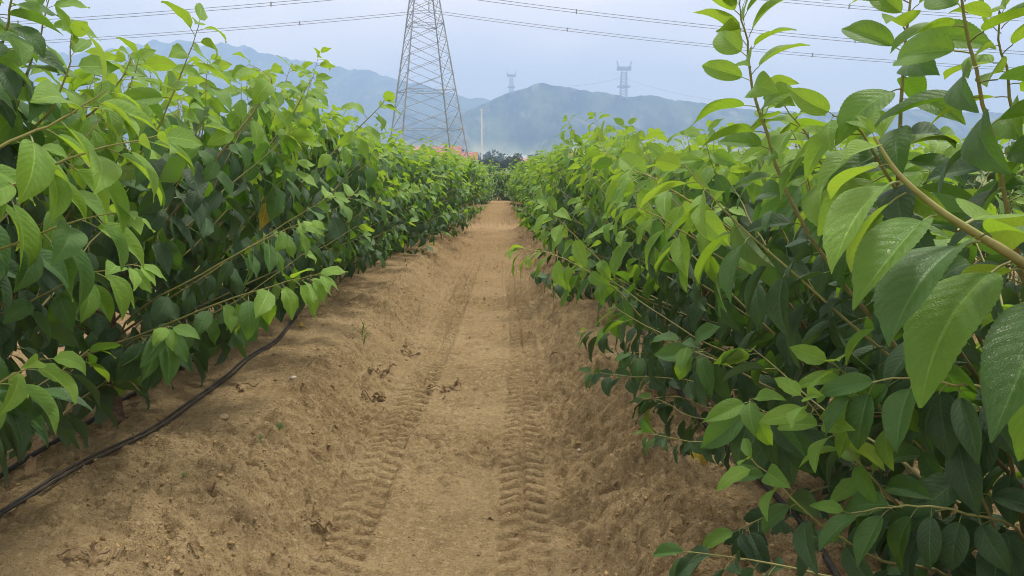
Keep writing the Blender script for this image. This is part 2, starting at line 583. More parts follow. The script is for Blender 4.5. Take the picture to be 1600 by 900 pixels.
M_HILL = hill_material()
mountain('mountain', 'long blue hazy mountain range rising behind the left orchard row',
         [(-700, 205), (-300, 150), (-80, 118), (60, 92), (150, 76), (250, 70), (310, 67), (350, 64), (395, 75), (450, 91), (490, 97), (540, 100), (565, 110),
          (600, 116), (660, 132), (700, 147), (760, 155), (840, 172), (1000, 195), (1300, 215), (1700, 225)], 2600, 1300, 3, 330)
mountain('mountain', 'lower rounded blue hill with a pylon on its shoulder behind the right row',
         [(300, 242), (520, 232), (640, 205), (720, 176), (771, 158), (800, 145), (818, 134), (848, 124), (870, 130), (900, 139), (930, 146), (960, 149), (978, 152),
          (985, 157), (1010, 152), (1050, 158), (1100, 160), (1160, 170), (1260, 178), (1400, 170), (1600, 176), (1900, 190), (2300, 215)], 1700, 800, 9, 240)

# ---------------------------------------------------------------- leaf shapes
def leaf_template(ns, na, droop, fold, serr, wave, seed, curl=0.0, width=0.275):
    """unit-length leaf: stalk from the origin, blade along +Y, upper face +Z. returns V, Q, UV, material index (0 blade, 1 stalk)"""
    rg = random.Random(seed)
    pet = 0.20
    V, UV, Q, M = [], [], [], []
    # stalk: three-sided, arching
    ks = 3
    for i in range(ks):
        s = i / (ks - 1)
        for k in range(3):
            th = 2 * math.pi * k / 3
            V.append((0.011 * math.cos(th), s * pet, 0.011 * math.sin(th) + 0.05 * math.sin(s * math.pi / 2) - 0.05))
            UV.append((0.5, 0.0))
    for i in range(ks - 1):
        for k in range(3):
            k2 = (k + 1) % 3
            Q.append((i * 3 + k, i * 3 + k2, i * 3 + 3 + k2, i * 3 + 3 + k)); M.append(1)
    o = len(V)
    y, z = pet, 0.0
    ph = rg.uniform(0, 6)
    skew = rg.uniform(-0.05, 0.05)
    nc = 2 * na + 1
    for i in range(ns + 1):
        s = i / ns
        th = -droop * (s ** 1.25) + 0.10
        if i:
            y += math.cos(th) / ns; z += math.sin(th) / ns
        w = width * (math.sin(math.pi * min(1, s ** 0.80)) ** 0.72) * (1 - 0.30 * s ** 3)
        if s > 0.84:
            w = width * 0.36 * ((1 - s) / 0.16) ** 0.9 + 0.002
        w = max(w, 0.004)
        ny, nz = -math.sin(th), math.cos(th)
        for k in range(-na, na + 1):
            v = k / na
            ww = w
            if abs(k) == na and serr and 0 < i < ns:
                ww = w * (1 + serr * (1 if i % 2 else -1))
            lift = abs(v) * w * math.tan(fold) - curl * (v * v) * w + wave * math.sin(s * 11 + ph + (2.0 if v > 0 else 0)) * v * v * (0.3 + s)
            V.append((v * ww * math.cos(fold) + skew * math.sin(s * math.pi), y + ny * lift, z + nz * lift))
            UV.append((0.5 + 0.5 * v, s))
    for i in range(ns):
        for k in range(nc - 1):
            a = o + i * nc + k
            Q.append((a, a + 1, a + 1 + nc, a + nc)); M.append(0)
    return np.array(V), np.array(Q), np.array(UV), np.array(M)


T_HERO = [leaf_template(44, 4, d, f, 0.022, w, 50 + i, c, 0.262) for i, (d, f, w, c) in enumerate(((0.75, 0.52, 0.012, 0.20), (1.0, 0.42, 0.016, 0.18), (0.55, 0.62, 0.010, 0.28)))]
T_NEAR = [leaf_template(8, 2, d, f, 0.05, w, 10 + i, c) for i, (d, f, w, c) in enumerate(
    ((0.5, 0.30, 0.02, 0.1), (0.8, 0.38, 0.03, 0.2), (1.1, 0.25, 0.035, 0.1), (0.3, 0.45, 0.02, 0.2), (0.7, 0.18, 0.04, 0.0), (1.3, 0.35, 0.02, 0.15), (0.2, 0.12, 0.03, -0.1), (1.6, 0.5, 0.04, 0.3), (0.9, 0.30, 0.05, 0.3), (0.6, 0.60, 0.03, 0.2)))]
T_MASS = [leaf_template(5, 1, d, f, 0, 0.0, 30 + i) for i, (d, f) in enumerate(((0.6, 0.30), (0.9, 0.38), (1.1, 0.2), (0.3, 0.42)))]
AGES = (M_MATURE, M_MID, M_YOUNG, M_YELLOW, M_FRESH)


def leaf_mesh(name, T, mat):
    return quadmesh(name, T[0], T[1], [mat, M_PETIOLE], T[3], T[2])


LEAF_NEAR = [[leaf_mesh('leaf', T, m) for T in T_NEAR] for m in AGES]
LEAF_HERO = [[leaf_mesh('leaf', T, m) for T in T_HERO] for m in AGES]


class Leaf:
    __slots__ = ('p', 'X', 'Y', 'Z', 's', 'age', 'shoot', 'vis', 'hero', 'var')

    def __init__(self, p, Y, N, s, age, var=0, hero=False):
        self.p = np.asarray(p, float)
        self.Y = nrm(Y)
        N = np.asarray(N, float)
        Z = N - self.Y * N.dot(self.Y)
        self.Z = nrm(Z) if np.linalg.norm(Z) > 1e-4 else nrm(np.cross(self.Y, [1, 0.3, 0.2]))
        self.X = np.cross(self.Y, self.Z)
        self.s, self.age, self.var, self.hero, self.vis = s, age, var, hero, 0.0

    def m3(self):
        return np.stack([self.X * (0.84 + 0.32 * ((self.var * 0.6180339) % 1.0)), self.Y, self.Z], 1) * self.s


class Shoot:
    def __init__(self, P, r0, r1):
        self.P, self.r0, self.r1 = np.asarray(P), r0, r1
        self.leaves = []
        self.hand = False


def clothe(sh, rg, axis_xy, t0=0.14, size=0.115, spacing=0.040, young=0.86, mid=0.66, droop=1.0, flush=0.0):
    """hang leaves along a shoot; leaves towards the growing tip are younger, smaller and paler"""
    P = sh.P
    seg = np.linalg.norm(np.diff(P, axis=0), axis=1)
    cum = np.concatenate([[0], np.cumsum(seg)])
    L = cum[-1]
    n = max(3, int(L * (1 - t0) / spacing))
    phi = rg.uniform(0, 6.28)
    for i in range(n + 1):
        t = 1 - (1 - t0) * (1 - i / n) ** 1.45
        if t < 0.45 and rg.random() < 0.25:
            continue
        d = t * L
        k = min(int(np.searchsorted(cum, d)) - 1, len(P) - 2) if d > 0 else 0
        k = max(k, 0)
        f = (d - cum[k]) / (seg[k] + 1e-9)
        p = P[k] + (P[k + 1] - P[k]) * f
        T = nrm(P[k + 1] - P[k])
        a = nrm(np.cross(T, UP) if abs(T[2]) < 0.97 else np.cross(T, [1, 0, 0])); b = np.cross(a, T)
        phi += math.radians(137.5) + rg.uniform(-0.35, 0.35)
        O = a * math.cos(phi) + b * math.sin(phi)
        if O[2] > 0:
            O = O * np.array([1, 1, 0.35])
        tip = max(0.0, (t - 0.82) / 0.18)
        g = droop * rg.uniform(0.55, 1.7) * (1 - 0.45 * tip)
        if t > 0.985:
            O = O * 0.3
        D = nrm(0.75 * nrm(O) + (0.42 + 0.5 * tip) * T - g * UP)
        rad = np.array([p[0] - axis_xy[0], p[1] - axis_xy[1], 0]) + 1e-6
        N = UP * 0.75 + 0.9 * nrm(rad) + 0.28 * np.array([rg.gauss(0, 1), rg.gauss(0, 1), rg.gauss(0, 0.6)])
        s = size * rg.uniform(0.78, 1.16) * (1 - 0.40 * tip ** 3) * (0.85 if t < 0.3 else 1)
        q = t + rg.uniform(-0.07, 0.07) + flush
        age = 2 if q > young else 4 if q > young - 0.07 else 1 if q > mid else 0
        if age == 0 and rg.random() < 0.003:
            age = 3
        sh.leaves.append(Leaf(p, D, N, s, age, rg.randrange(1000)))


def grow_tree(seed, base, height, sway=0.0, keep=None, reach=0.0, n_shoots=30, size=0.172):
    """a young cherry tree: short trunk and many long straight shoots. returns trunk polyline and shoots in world coordinates"""
    rg = random.Random(seed)
    bx, by, bz = base
    th = height * 0.50
    trunk = [(bx, by, bz - 0.06)]
    for i in range(1, 6):
        t = i / 5
        trunk.append((bx + rg.uniform(-1, 1) * 0.025 * t + sway * t, by + rg.uniform(-1, 1) * 0.03 * t, bz + th * t))
    trunk = spline(trunk, 10)
    shoots = []
    az0 = rg.uniform(0, 6.28)
    for i in range(n_shoots):
        f = (i + 0.5) / n_shoots
        az = az0 + i * 2.39996 + rg.uniform(-0.3, 0.3)
        k = 0.10 + 0.90 * f ** 1.15
        p0 = trunk[min(int(k * 9), 8)] + (trunk[min(int(k * 9) + 1, 9)] - trunk[min(int(k * 9), 8)]) * (k * 9 % 1)
        el = math.radians(-2 + 70 * f ** 1.05 + rg.uniform(-9, 9))
        L = height * (1 + reach * max(0, -math.cos(az))) * (0.44 + 0.24 * math.sin(min(1, f * 1.15) * 2.2) + rg.uniform(-0.08, 0.10))
        bend = math.radians(rg.uniform(-6, 22))
        n = 9
        P = [p0]
        wob = rg.uniform(-0.25, 0.25)
        for j in range(n):
            t = (j + 0.5) / n
            e = el + bend * t
            aa = az + wob * t
            P.append(P[-1] + L / n * np.array([math.cos(e) * math.cos(aa), math.cos(e) * math.sin(aa), math.sin(e)]))
        P = np.array(P)
        P[2:] += np.array([[rg.gauss(0, 0.005) for _ in range(3)] for _ in range(len(P) - 2)])
        P = spline(list(P), 16)
        if keep is not None and not keep(P):
            P = P * np.array([1, 1, 0.86]) + np.array([0, 0, 0.14 * bz])
            if not keep(P):
                continue
        sh = Shoot(P, 0.0035 + 0.0028 * L, 0.0014)
        high = (P[-1][2] - bz) / height
        clothe(sh, rg, (bx, by), 0.10, size, 0.043, young=1.12 - 0.20 * high, mid=0.99 - 0.27 * high)
        shoots.append(sh)
    return trunk, shoots


def trunk_arrays(trunk, r0=0.026, r1=0.010):
    n = len(trunk)
    R = [r0 * (1.35 if i == 0 else 1) + (r1 - r0) * i / (n - 1) for i in range(n)]
    return tube_arrays(trunk, R, 8)


def merge(parts):
    V, Q, UV, M, o = [], [], [], [], 0
    for v, q, uv, m in parts:
        V.append(v); Q.append(q + o); UV.append(uv); M.append(m); o += len(v)
    return np.concatenate(V), np.concatenate(Q), np.concatenate(UV), np.concatenate(M)


def mass_mesh(name, leaves, origin):
    parts = []
    for lf in leaves:
        T = T_MASS[lf.var % len(T_MASS)]
        V = T[0] @ lf.m3().T + (lf.p - origin)
        m = np.where(T[3] == 1, len(AGES), lf.age)
        parts.append((V, T[1], T[2], m))
    V, Q, UV, M = merge(parts)
    return quadmesh(name, V, Q, [*AGES, M_PETIOLE], M, UV)


ORD = ('first second third fourth fifth sixth seventh eighth ninth tenth eleventh twelfth thirteenth fourteenth fifteenth sixteenth seventeenth '
       'eighteenth nineteenth twentieth twenty-first twenty-second twenty-third twenty-fourth twenty-fifth twenty-sixth twenty-seventh').split()
NEAR_Y = 10.2
STEP = 0.85
LEFT_Y = [1.75 + STEP * i for i in range(47)]
RIGHT_Y = [0.95 + STEP * i for i in range(48)]
not_lane = lambda y: not 17.6 < y < 20.2


def keep_out_of_view(P):
    """the first trees beside the camera send no random shoot across the near frame"""
    for p in P[2:]:
        if p[1] < 0.35 and abs(p[0]) < 0.9:
            return False
        if p[0] > -0.6 and p[0] < 0.46 and p[1] < 6:
            return False
        px, py, d = project(p)
        if d > 0 and p[1] < 1.75 and p[0] > 0 and px < 1500:
            return False
        if d > 0 and p[1] < 1.5 and p[0] < 0 and px > -40:
            return False
        if d > 0 and p[0] > 0 and p[1] < 8 and py < 195 and px < 1660:
            return False
        if d > 0 and p[0] < 0 and py < 60 and px > -60:
            return False
    return True


near_trees = []
for side, X, ys in ((-1, ROW_L, LEFT_Y), (1, ROW_R, RIGHT_Y)):
    for i, y in enumerate(ys):
        if y > NEAR_Y:
            break
        rg = random.Random(100 * side + i)
        x, yy = X + rg.uniform(-0.07, 0.07), y + rg.uniform(-0.1, 0.1)
        base = (x, yy, float(smooth_ground(x, yy)) + 0.01)
        h = ((1.72 if y < 7.5 else 1.5) if side < 0 else (1.46 if y < 4 else 1.36)) * rg.uniform(0.93, 1.06)
        trunk, shoots = grow_tree(700 + 37 * i + (5 if side > 0 else 0), base, h, 0.02 * -side, keep_out_of_view, 0.32 if side > 0 else 0.0)
        near_trees.append(dict(side=side, idx=i, base=np.array(base), trunk=trunk, shoots=shoots))


def nearest_tree(side, y):
    return min((t for t in near_trees if t['side'] == side), key=lambda t: abs(t['base'][1] - y))


# single shoots that stand out in the picture: side, tree distance, height on the trunk, (pixel, pixel, depth) points, leaf size, spacing, flush, droop
HAND = [
    (1, 1.8, 0.55, [(1300, 420, 1.85), (1191, 190, 1.85), (1168, 70, 1.80), (1153, 2, 1.78)], 0.092, 0.021, 0.05, 0.22),
    (1, 1.8, 0.60, [(1420, 420, 1.70), (1406, 250, 1.60), (1411, 120, 1.55), (1420, 10, 1.50), (1430, -70, 1.5)], 0.100, 0.023, -0.06, 0.5),
    (1, 0.95, 0.75, [(1650, 520, 1.35), (1583, 340, 1.28), (1536, 150, 1.22), (1501, 0, 1.18), (1485, -80, 1.16)], 0.100, 0.026, -0.10, 0.5),
    (1, 1.8, 0.62, [(1420, 460, 1.90), (1310, 300, 1.85), (1262, 215, 1.8), (1225, 165, 1.8)], 0.112, 0.030, 0.14, 0.75),
    (1, 1.8, 0.62, [(1480, 430, 1.75), (1390, 280, 1.6), (1340, 200, 1.58), (1300, 180, 1.55)], 0.110, 0.040, 0.12, 0.8),
    (1, 0.95, 0.60, [(1700, 420, 1.45), (1600, 230, 1.40), (1570, 110, 1.38), (1560, 20, 1.35)], 0.100, 0.024, -0.05, 0.6),
    (1, 1.8, 0.18, [(1581, 895, 1.62), (1516, 730, 1.62), (1481, 635, 1.62), (1446, 520, 1.60), (1420, 420, 1.60)], 0.110, 0.040, -0.2, 0.9),
    (1, 1.8, 0.12, [(1500, 880, 1.75), (1366, 750, 1.70), (1301, 675, 1.68), (1255, 620, 1.66)], 0.088, 0.030, 0.06, 0.5),
    (1, 1.8, 0.10, [(1480, 900, 1.75), (1386, 880, 1.72), (1281, 820, 1.70), (1211, 750, 1.70), (1172, 718, 1.70)], 0.088, 0.034, -0.15, 0.6),
    (1, 1.8, 0.20, [(1540, 800, 1.75), (1461, 720, 1.72), (1366, 630, 1.70), (1301, 565, 1.68)], 0.095, 0.030, 0.10, 0.5),
    (1, 1.8, 0.15, [(1600, 840, 1.60), (1500, 800, 1.55), (1420, 790, 1.55), (1330, 800, 1.58)], 0.098, 0.032, -0.2, 0.9),
    (1, 1.8, 0.22, [(1560, 650, 1.60), (1480, 600, 1.55), (1400, 590, 1.55), (1330, 610, 1.58)], 0.105, 0.034, -0.2, 0.9),
    (1, 2.65, 0.20, [(1280, 710, 2.62), (1180, 695, 2.58), (1080, 690, 2.52), (1012, 676, 2.48)], 0.066, 0.034, -0.25, 0.45),
    (1, 3.5, 0.25, [(1150, 610, 3.40), (1060, 592, 3.25), (980, 588, 3.15), (925, 580, 3.10)], 0.074, 0.034, -0.3, 0.6),
    (1, 3.5, 0.28, [(1130, 640, 3.3), (1060, 620, 3.2), (1005, 625, 3.1)], 0.074, 0.034, -0.3, 0.7),
    (1, 3.5, 0.38, [(1060, 545, 3.50), (960, 450, 3.40), (870, 400, 3.30), (812, 388, 3.28)], 0.108, 0.036, 0.04, 0.8),
    (1, 4.4, 0.40, [(1010, 470, 4.2), (930, 400, 4.0), (880, 350, 3.95), (855, 320, 3.9)], 0.112, 0.038, 0.08, 0.8),
    (1, 2.65, 0.50, [(1200, 420, 2.6), (1100, 330, 2.5), (1030, 285, 2.45), (985, 262, 2.45)], 0.112, 0.038, 0.14, 0.8),
    (1, 2.65, 0.45, [(1230, 470, 2.6), (1120, 400, 2.5), (1050, 350, 2.45), (990, 320, 2.45)], 0.112, 0.038, 0.08, 0.9),
    (-1, 2.6, 0.65, [(-60, 220, 2.40), (2, 70, 2.32), (20, -15, 2.26), (30, -70, 2.25)], 0.105, 0.024, -0.15, 0.40),
    (-1, 1.75, 0.75, [(-140, 260, 2.05), (-60, 120, 2.0), (-10, 30, 1.98), (15, -40, 1.96)], 0.108, 0.026, -0.1, 0.7),
    (-1, 2.6, 0.75, [(-10, 230, 2.6), (40, 120, 2.55), (66, 40, 2.5), (80, -20, 2.5)], 0.105, 0.026, -0.02, 0.6),
    (-1, 2.6, 0.75, [(60, 260, 2.6), (150, 170, 2.55), (190, 120, 2.5), (205, 90, 2.5)], 0.108, 0.030, 0.05, 0.8),
    (-1, 2.6, 0.70, [(120, 320, 2.85), (225, 235, 2.80), (283, 115, 2.76), (312, 36, 2.74)], 0.108, 0.036, 0.10, 0.75),
    (-1, 2.6, 0.80, [(20, 260, 2.50), (80, 170, 2.42), (108, 100, 2.40), (113, 48, 2.40)], 0.088, 0.036, 0.14, 0.4),
    (-1, 1.75, 0.70, [(-150, 330, 1.80), (0, 230, 1.74), (90, 190, 1.72), (165, 142, 1.72)], 0.122, 0.040, 0.16, 0.9),
    (-1, 1.75, 0.65, [(-150, 380, 1.85), (0, 300, 1.80), (130, 240, 1.76), (245, 212, 1.76)], 0.120, 0.040, 0.16, 0.9),
    (-1, 1.75, 0.60, [(-150, 450, 1.85), (0, 390, 1.85), (100, 350, 1.82), (190, 330, 1.82)], 0.118, 0.040, -0.1, 1.1),
    (-1, 2.6, 0.35, [(-60, 520, 2.40), (20, 485, 2.34), (120, 435, 2.32), (215, 412, 2.30)], 0.104, 0.036, 0.02, 0.8),
    (-1, 3.4, 0.22, [(120, 570, 3.20), (240, 515, 3.08), (340, 474, 3.00), (440, 443, 2.92), (500, 428, 2.90)], 0.108, 0.036, 0.02, 1.0),
    (-1, 3.4, 0.30, [(200, 500, 3.4), (330, 420, 3.3), (420, 370, 3.25), (480, 345, 3.2)], 0.105, 0.036, -0.05, 1.0),
    (-1, 1.75, 0.25, [(-140, 660, 1.80), (-40, 615, 1.76), (25, 585, 1.74), (68, 560, 1.72)], 0.105, 0.036, 0.0, 0.8),
    (-1, 1.75, 0.20, [(-150, 720, 1.85), (-60, 660, 1.82), (10, 625, 1.80), (50, 610, 1.80)], 0.112, 0.034, -0.3, 1.3),
    (-1, 3.4, 0.80, [(330, 260, 3.3), (400, 170, 3.25), (425, 125, 3.2), (388, 100, 3.2)], 0.10, 0.038, 0.1, 0.8),
    (-1, 4.3, 0.75, [(390, 270, 4.1), (450, 190, 4.0), (480, 135, 3.95), (490, 118, 3.95)], 0.108, 0.038, 0.1, 0.8),
    (-1, 5.1, 0.75, [(480, 280, 5.0), (550, 210, 4.9), (590, 170, 4.85), (602, 155, 4.85)], 0.112, 0.038, 0.1, 0.8),
]
for n_, (side, ty, hf, pix, size, spacing, flush, droop) in enumerate(HAND):
    tree = nearest_tree(side, ty)
    start = tree['trunk'][int(hf * 9)]
    pts = [start] + [at(*p) for p in pix]
    P = spline(pts, 18)
    _r = random.Random(n_)
    P[2:] += np.array([[_r.gauss(0, 0.0015) for _ in range(3)] for _ in range(16)])
    L = np.linalg.norm(np.diff(P, axis=0), axis=1).sum()
    sh = Shoot(P, 0.0032 + 0.0022 * L, 0.0013)
    sh.hand = True
    rg = random.Random(900 + n_)
    first = np.linalg.norm(np.diff(spline(pts[:2], 3), axis=0), axis=1).sum() / L
    size = size * 1.4; spacing = spacing * 1.1
    clothe(sh, rg, tree['base'][:2], min(0.35, first * 0.6), size, spacing, droop=droop, flush=flush)
    tree['shoots'].append(sh)

# the shoot closest to the lens, its big leaves set one by one: (stalk pixel, tip pixel, depth at stalk, depth at tip, age, normal)
tree = nearest_tree(1, 0.95)
P = spline([tree['trunk'][6], at(1800, 560, 0.95), at(1600, 413, 0.82), at(1529, 368, 0.80), at(1465, 326, 0.79), at(1404, 272, 0.79), at(1366, 214, 0.80)], 26)
hero = Shoot(P, 0.0075, 0.0018)
for (bx_, by_), (tx_, ty_), d0, d1, age, N in [
    ((1404, 274), (1284, 378), 0.79, 0.70, 2, (-0.25, 0.10, 1)),
    ((1410, 296), (1298, 418), 0.79, 0.84, 2, (-0.6, 0.35, 0.7)),
    ((1462, 326), (1332, 446), 0.79, 0.70, 4, (-0.40, -0.20, 0.9)),
    ((1527, 366), (1368, 480), 0.80, 0.70, 1, (-0.10, 0.30, 1)),
    ((1575, 398), (1408, 572), 0.80, 0.72, 4, (-0.25, -0.05, 1)),
    ((1648, 445), (1545, 648), 0.82, 0.70, 1, (-0.55, -0.35, 0.7)),
    ((1530, 366), (1625, 352), 0.80, 0.70, 4, (0.1, -0.35, 1)),
    ((1500, 348), (1600, 326), 0.80, 0.94, 2, (0.1, -0.2, 1)),
    ((1390, 252), (1296, 296), 0.80, 0.88, 2, (-0.1, -0.3, 1)),
    ((1600, 415), (1500, 450), 0.82, 0.92, 2, (0.2, 0.5, 0.8)),
    ((1700, 490), (1585, 700), 0.85, 0.80, 4, (-0.6, -0.6, 0.5)),
    ((1376, 228), (1322, 236), 0.80, 0.76, 2, (0, -0.3, 1)),
    ((1372, 222), (1396, 176), 0.80, 0.80, 2, (-0.4, -0.3, 0.6)),
    ((1368, 216), (1345, 176), 0.80, 0.80, 2, (-0.2, -0.5, 0.6)),
]:
    a, b = at(bx_, by_, d0), at(tx_, ty_, d1)
    s = np.linalg.norm(b - a) / 1.12
    hero.leaves.append(Leaf(a, b - a, N, s, age, len(hero.leaves), True))
tree['shoots'].append(hero)

# which leaves show from the path: those become objects of their own, the inner ones stay one mass
tris_v, tris_f, owner = [], [], []
all_leaves = []
for t in near_trees:
    for sh in t['shoots']:
        sh.leaves = [lf for lf in sh.leaves if lf.hero or np.linalg.norm(lf.p + lf.Y * lf.s * 0.6 - CAMP) > 0.95]
        full = len(sh.leaves)
        if t['side'] < 0 and not sh.hand:
            # the left row is open underneath: its skirt rises towards the track
            sh.leaves = [lf for lf in sh.leaves if (lf.p + lf.Y * lf.s)[2] > 0.31 and
                         (lf.p + lf.Y * lf.s)[0] < -1.45 + 0.75 * ((lf.p + lf.Y * lf.s)[2] - 0.36) + 0.10 * max(0, lf.p[1] - 4)]
        if len(sh.leaves) < 9 or len(sh.leaves) < 0.7 * full:
            sh.leaves = []
            continue
        for lf in sh.leaves:
            lf.shoot = sh
            c = lf.p + lf.Y * lf.s * 0.7
            o = len(tris_v)
            for q in (lf.p + lf.Y * lf.s * 0.2, c + lf.X * lf.s * 0.25, lf.p + lf.Y * lf.s * 1.15, c - lf.X * lf.s * 0.25):
                tris_v.append(tuple(q))
            tris_f.append((o, o + 1, o + 2, o + 3))
            owner.append(lf)
bvh = BVHTree.FromPolygons(tris_v, tris_f)
eye = Vector(CAMP)
for lf in owner:
    px, py, d = project(lf.p + lf.Y * lf.s * 0.65)
    if d < 0 or not (-60 < px < 1660 and -60 < py < 960):
        continue
    size_px = lf.s * FPX / d
    hits = 0
    for k, (u, v) in enumerate(((0.65, 0), (0.9, 0), (0.45, 0.0), (0.65, 0.17), (0.65, -0.17))):
        q = Vector(lf.p + lf.Y * lf.s * u + lf.X * lf.s * v)
        dr = q - eye
        loc, nn, fi, dist = bvh.ray_cast(eye, dr.normalized())
        if fi is not None and (owner[fi] is lf or dist > dr.length - 0.004):
            hits += 1
    if hits and size_px >= 10:
        lf.vis = size_px * (0.4 + 0.12 * hits)

NAMES = {-1: 'left', 1: 'right'}
for t in near_trees:
    t['shoots'] = [sh for sh in t['shoots'] if len(sh.leaves) >= 9]
    side, i = t['side'], t['idx']
    root = empty('cherry_tree', t['base'])
    extra = ''
    if side > 0 and i == 0:
        lab = 'cherry tree nearest the camera, its big pale leaves hanging close at the right edge'
    elif side < 0 and i == 0:
        lab = 'cherry tree nearest the camera in the left row, large pale leaves at the edge'
    else:
        lab = f'{ORD[i]} cherry tree from the camera in the row on the {NAMES[side]} of the track'
    tag(root, lab, 'cherry tree', f'cherry trees in the {NAMES[side]} row')
    B = t['base']
    V, Q, UV = trunk_arrays(t['trunk'])
    obj('trunk', quadmesh('trunk', V - B, Q, [M_TRUNK], None, UV), root)
    leaves = [lf for sh in t['shoots'] for lf in sh.leaves]
    seen = sorted((lf for lf in leaves if lf.vis > 0), key=lambda lf: -lf.vis)[:300]
    chosen = set(map(id, seen))
    for sh in t['shoots']:
        n = len(sh.P)
        R = [sh.r0 + (sh.r1 - sh.r0) * k / (n - 1) for k in range(n)]
        V, Q, UV = tube_arrays(sh.P - B, R, 6)
        br = obj('branch', quadmesh('branch', V, Q, [M_BARK], None, UV), root)
        for lf in sh.leaves:
            if id(lf) not in chosen:
                continue
            px, py, d = project(lf.p)
            big = lf.hero or lf.s * FPX / max(d, 0.1) > 68
            pool = LEAF_HERO[lf.age] if big else LEAF_NEAR[lf.age]
            o = bpy.data.objects.new('leaf', pool[lf.var % len(pool)])
            m = np.eye(4); m[:3, :3] = lf.m3(); m[:3, 3] = lf.p - B
            o.matrix_local = Matrix(m.tolist())
            link(o)
            o.parent = br
    rest = [lf for lf in leaves if id(lf) not in chosen]
    if rest:
        tag(obj('crown', mass_mesh('crown', rest, B), root), kind='stuff')

# ---------------------------------------------------------------- farther trees: shared shapes, each tree with trunk and crown
PROTO = []
for k in range(6):
    trunk, shoots = grow_tree(4000 + k, (0, 0, 0), 1.50, 0, None, 0, 30, 0.160)
    parts = []
    V, Q, UV = trunk_arrays(trunk)
    parts.append((V, Q, UV, np.zeros(len(Q), int)))
    for sh in shoots:
        n = len(sh.P)
        V, Q, UV = tube_arrays(sh.P, [sh.r0 + (sh.r1 - sh.r0) * j / (n - 1) for j in range(n)], 4)
        parts.append((V, Q, UV, np.ones(len(Q), int)))
    V, Q, UV, Mi = merge(parts)
    tm = quadmesh('trunk', V, Q, [M_TRUNK, M_BARK], Mi, UV)
    cm = mass_mesh('crown', [lf for sh in shoots for lf in sh.leaves], np.zeros(3))
    PROTO.append((tm, cm))


def far_tree(x, y, scale, label, group, rg, wide=1.0):
    root = empty('cherry_tree', (x, y, float(smooth_ground(x, y)) + 0.01))
    root.rotation_euler = (rg.uniform(-0.05, 0.05), rg.uniform(-0.05, 0.05), rg.choice((0, math.pi)) + rg.uniform(-0.5, 0.5))
    root.scale = (scale * wide * rg.uniform(0.95, 1.1), scale * rg.uniform(0.95, 1.1), scale * rg.uniform(0.92, 1.08))
    tm, cm = PROTO[rg.randrange(len(PROTO))]
    obj('trunk', tm, root)
    tag(obj('crown', cm, root), kind='stuff')
    tag(root, label, 'cherry tree', group)


rg = random.Random(77)
for side, X, ys in ((-1, ROW_L, LEFT_Y), (1, ROW_R, RIGHT_Y)):
    beyond = 0
    for i, y in enumerate(ys):
        if y <= NEAR_Y or not not_lane(y):
            continue
        if y < 17.6:
            if i < len(ORD):
                lab = f'{ORD[i]} cherry tree from the camera in the row on the {NAMES[side]} of the track'
            else:
                lab = f'cherry tree in the {NAMES[side]} row a little before the cross lane'
        else:
            lab = f'{ORD[beyond]} small far cherry tree of the {NAMES[side]} row beyond the cross lane'
            beyond += 1
        sc = 1.0 if side < 0 else 0.95
        X = ROW_L + 0.48 * min(1, (y - 10) / 9) if side < 0 else ROW_R - 0.18 * min(1, (y - 10) / 9)
        far_tree(X + rg.uniform(-0.08, 0.08), y + rg.uniform(-0.12, 0.12), sc * (1.0 - 0.10 * min(1, (y - 10) / 20)), lab,
                 f'cherry trees in the {NAMES[side]} row' if y < 17.6 else f'far cherry trees in the {NAMES[side]} row', rg, 1.18)
for k in range(7):
    far_tree(-2.7 + 0.9 * k, 44.5 + rg.uniform(-0.3, 0.3), 1.25, f'{ORD[k]} tree from the left in the row across the far track end', 'trees across the far end of the track', rg)
for side, X in ((-1, ROW_L - 3.4), (1, ROW_R + 3.4)):
    y, n_ = 5.0, 0
    while y < 30:
        if not_lane(y):
            far_tree(X + rg.uniform(-0.1, 0.1), y, 0.93, f'{ORD[n_]} cherry tree from the camera in the next row beyond the {NAMES[side]} row', f'cherry trees in the next row to the {NAMES[side]}', rg)
            n_ += 1
        y += 1.15

# ---------------------------------------------------------------- transmission tower and its wires
M_STEEL = plain('galvanised_steel', (0.30, 0.31, 0.33), 0.5, 0.5, 0.25, 0.6, 0.3)
M_CABLE = plain('cable_aluminium', (0.16, 0.17, 0.19), 0.6, 0.3, 0.1, 0.5)
M_GLASSY = plain('insulator', (0.20, 0.22, 0.24), 0.3, 0.5, 0.1, 2.0)
TX, TY = -15.0, 150.0
TROT = math.radians(18.7)
TZ = float(hgt(TX, TY)) - 0.3


def tower_corner(k, z):
    half = (14.2 - 0.283 * z) / 2 if z < 43 else (14.2 - 0.283 * 43) / 2
    sx, sy = ((-1, -1), (1, -1), (1, 1), (-1, 1))[k % 4]
    c, s = math.cos(TROT), math.sin(TROT)
    return np.array([c * sx * half - s * sy * half, s * sx * half + c * sy * half, z])


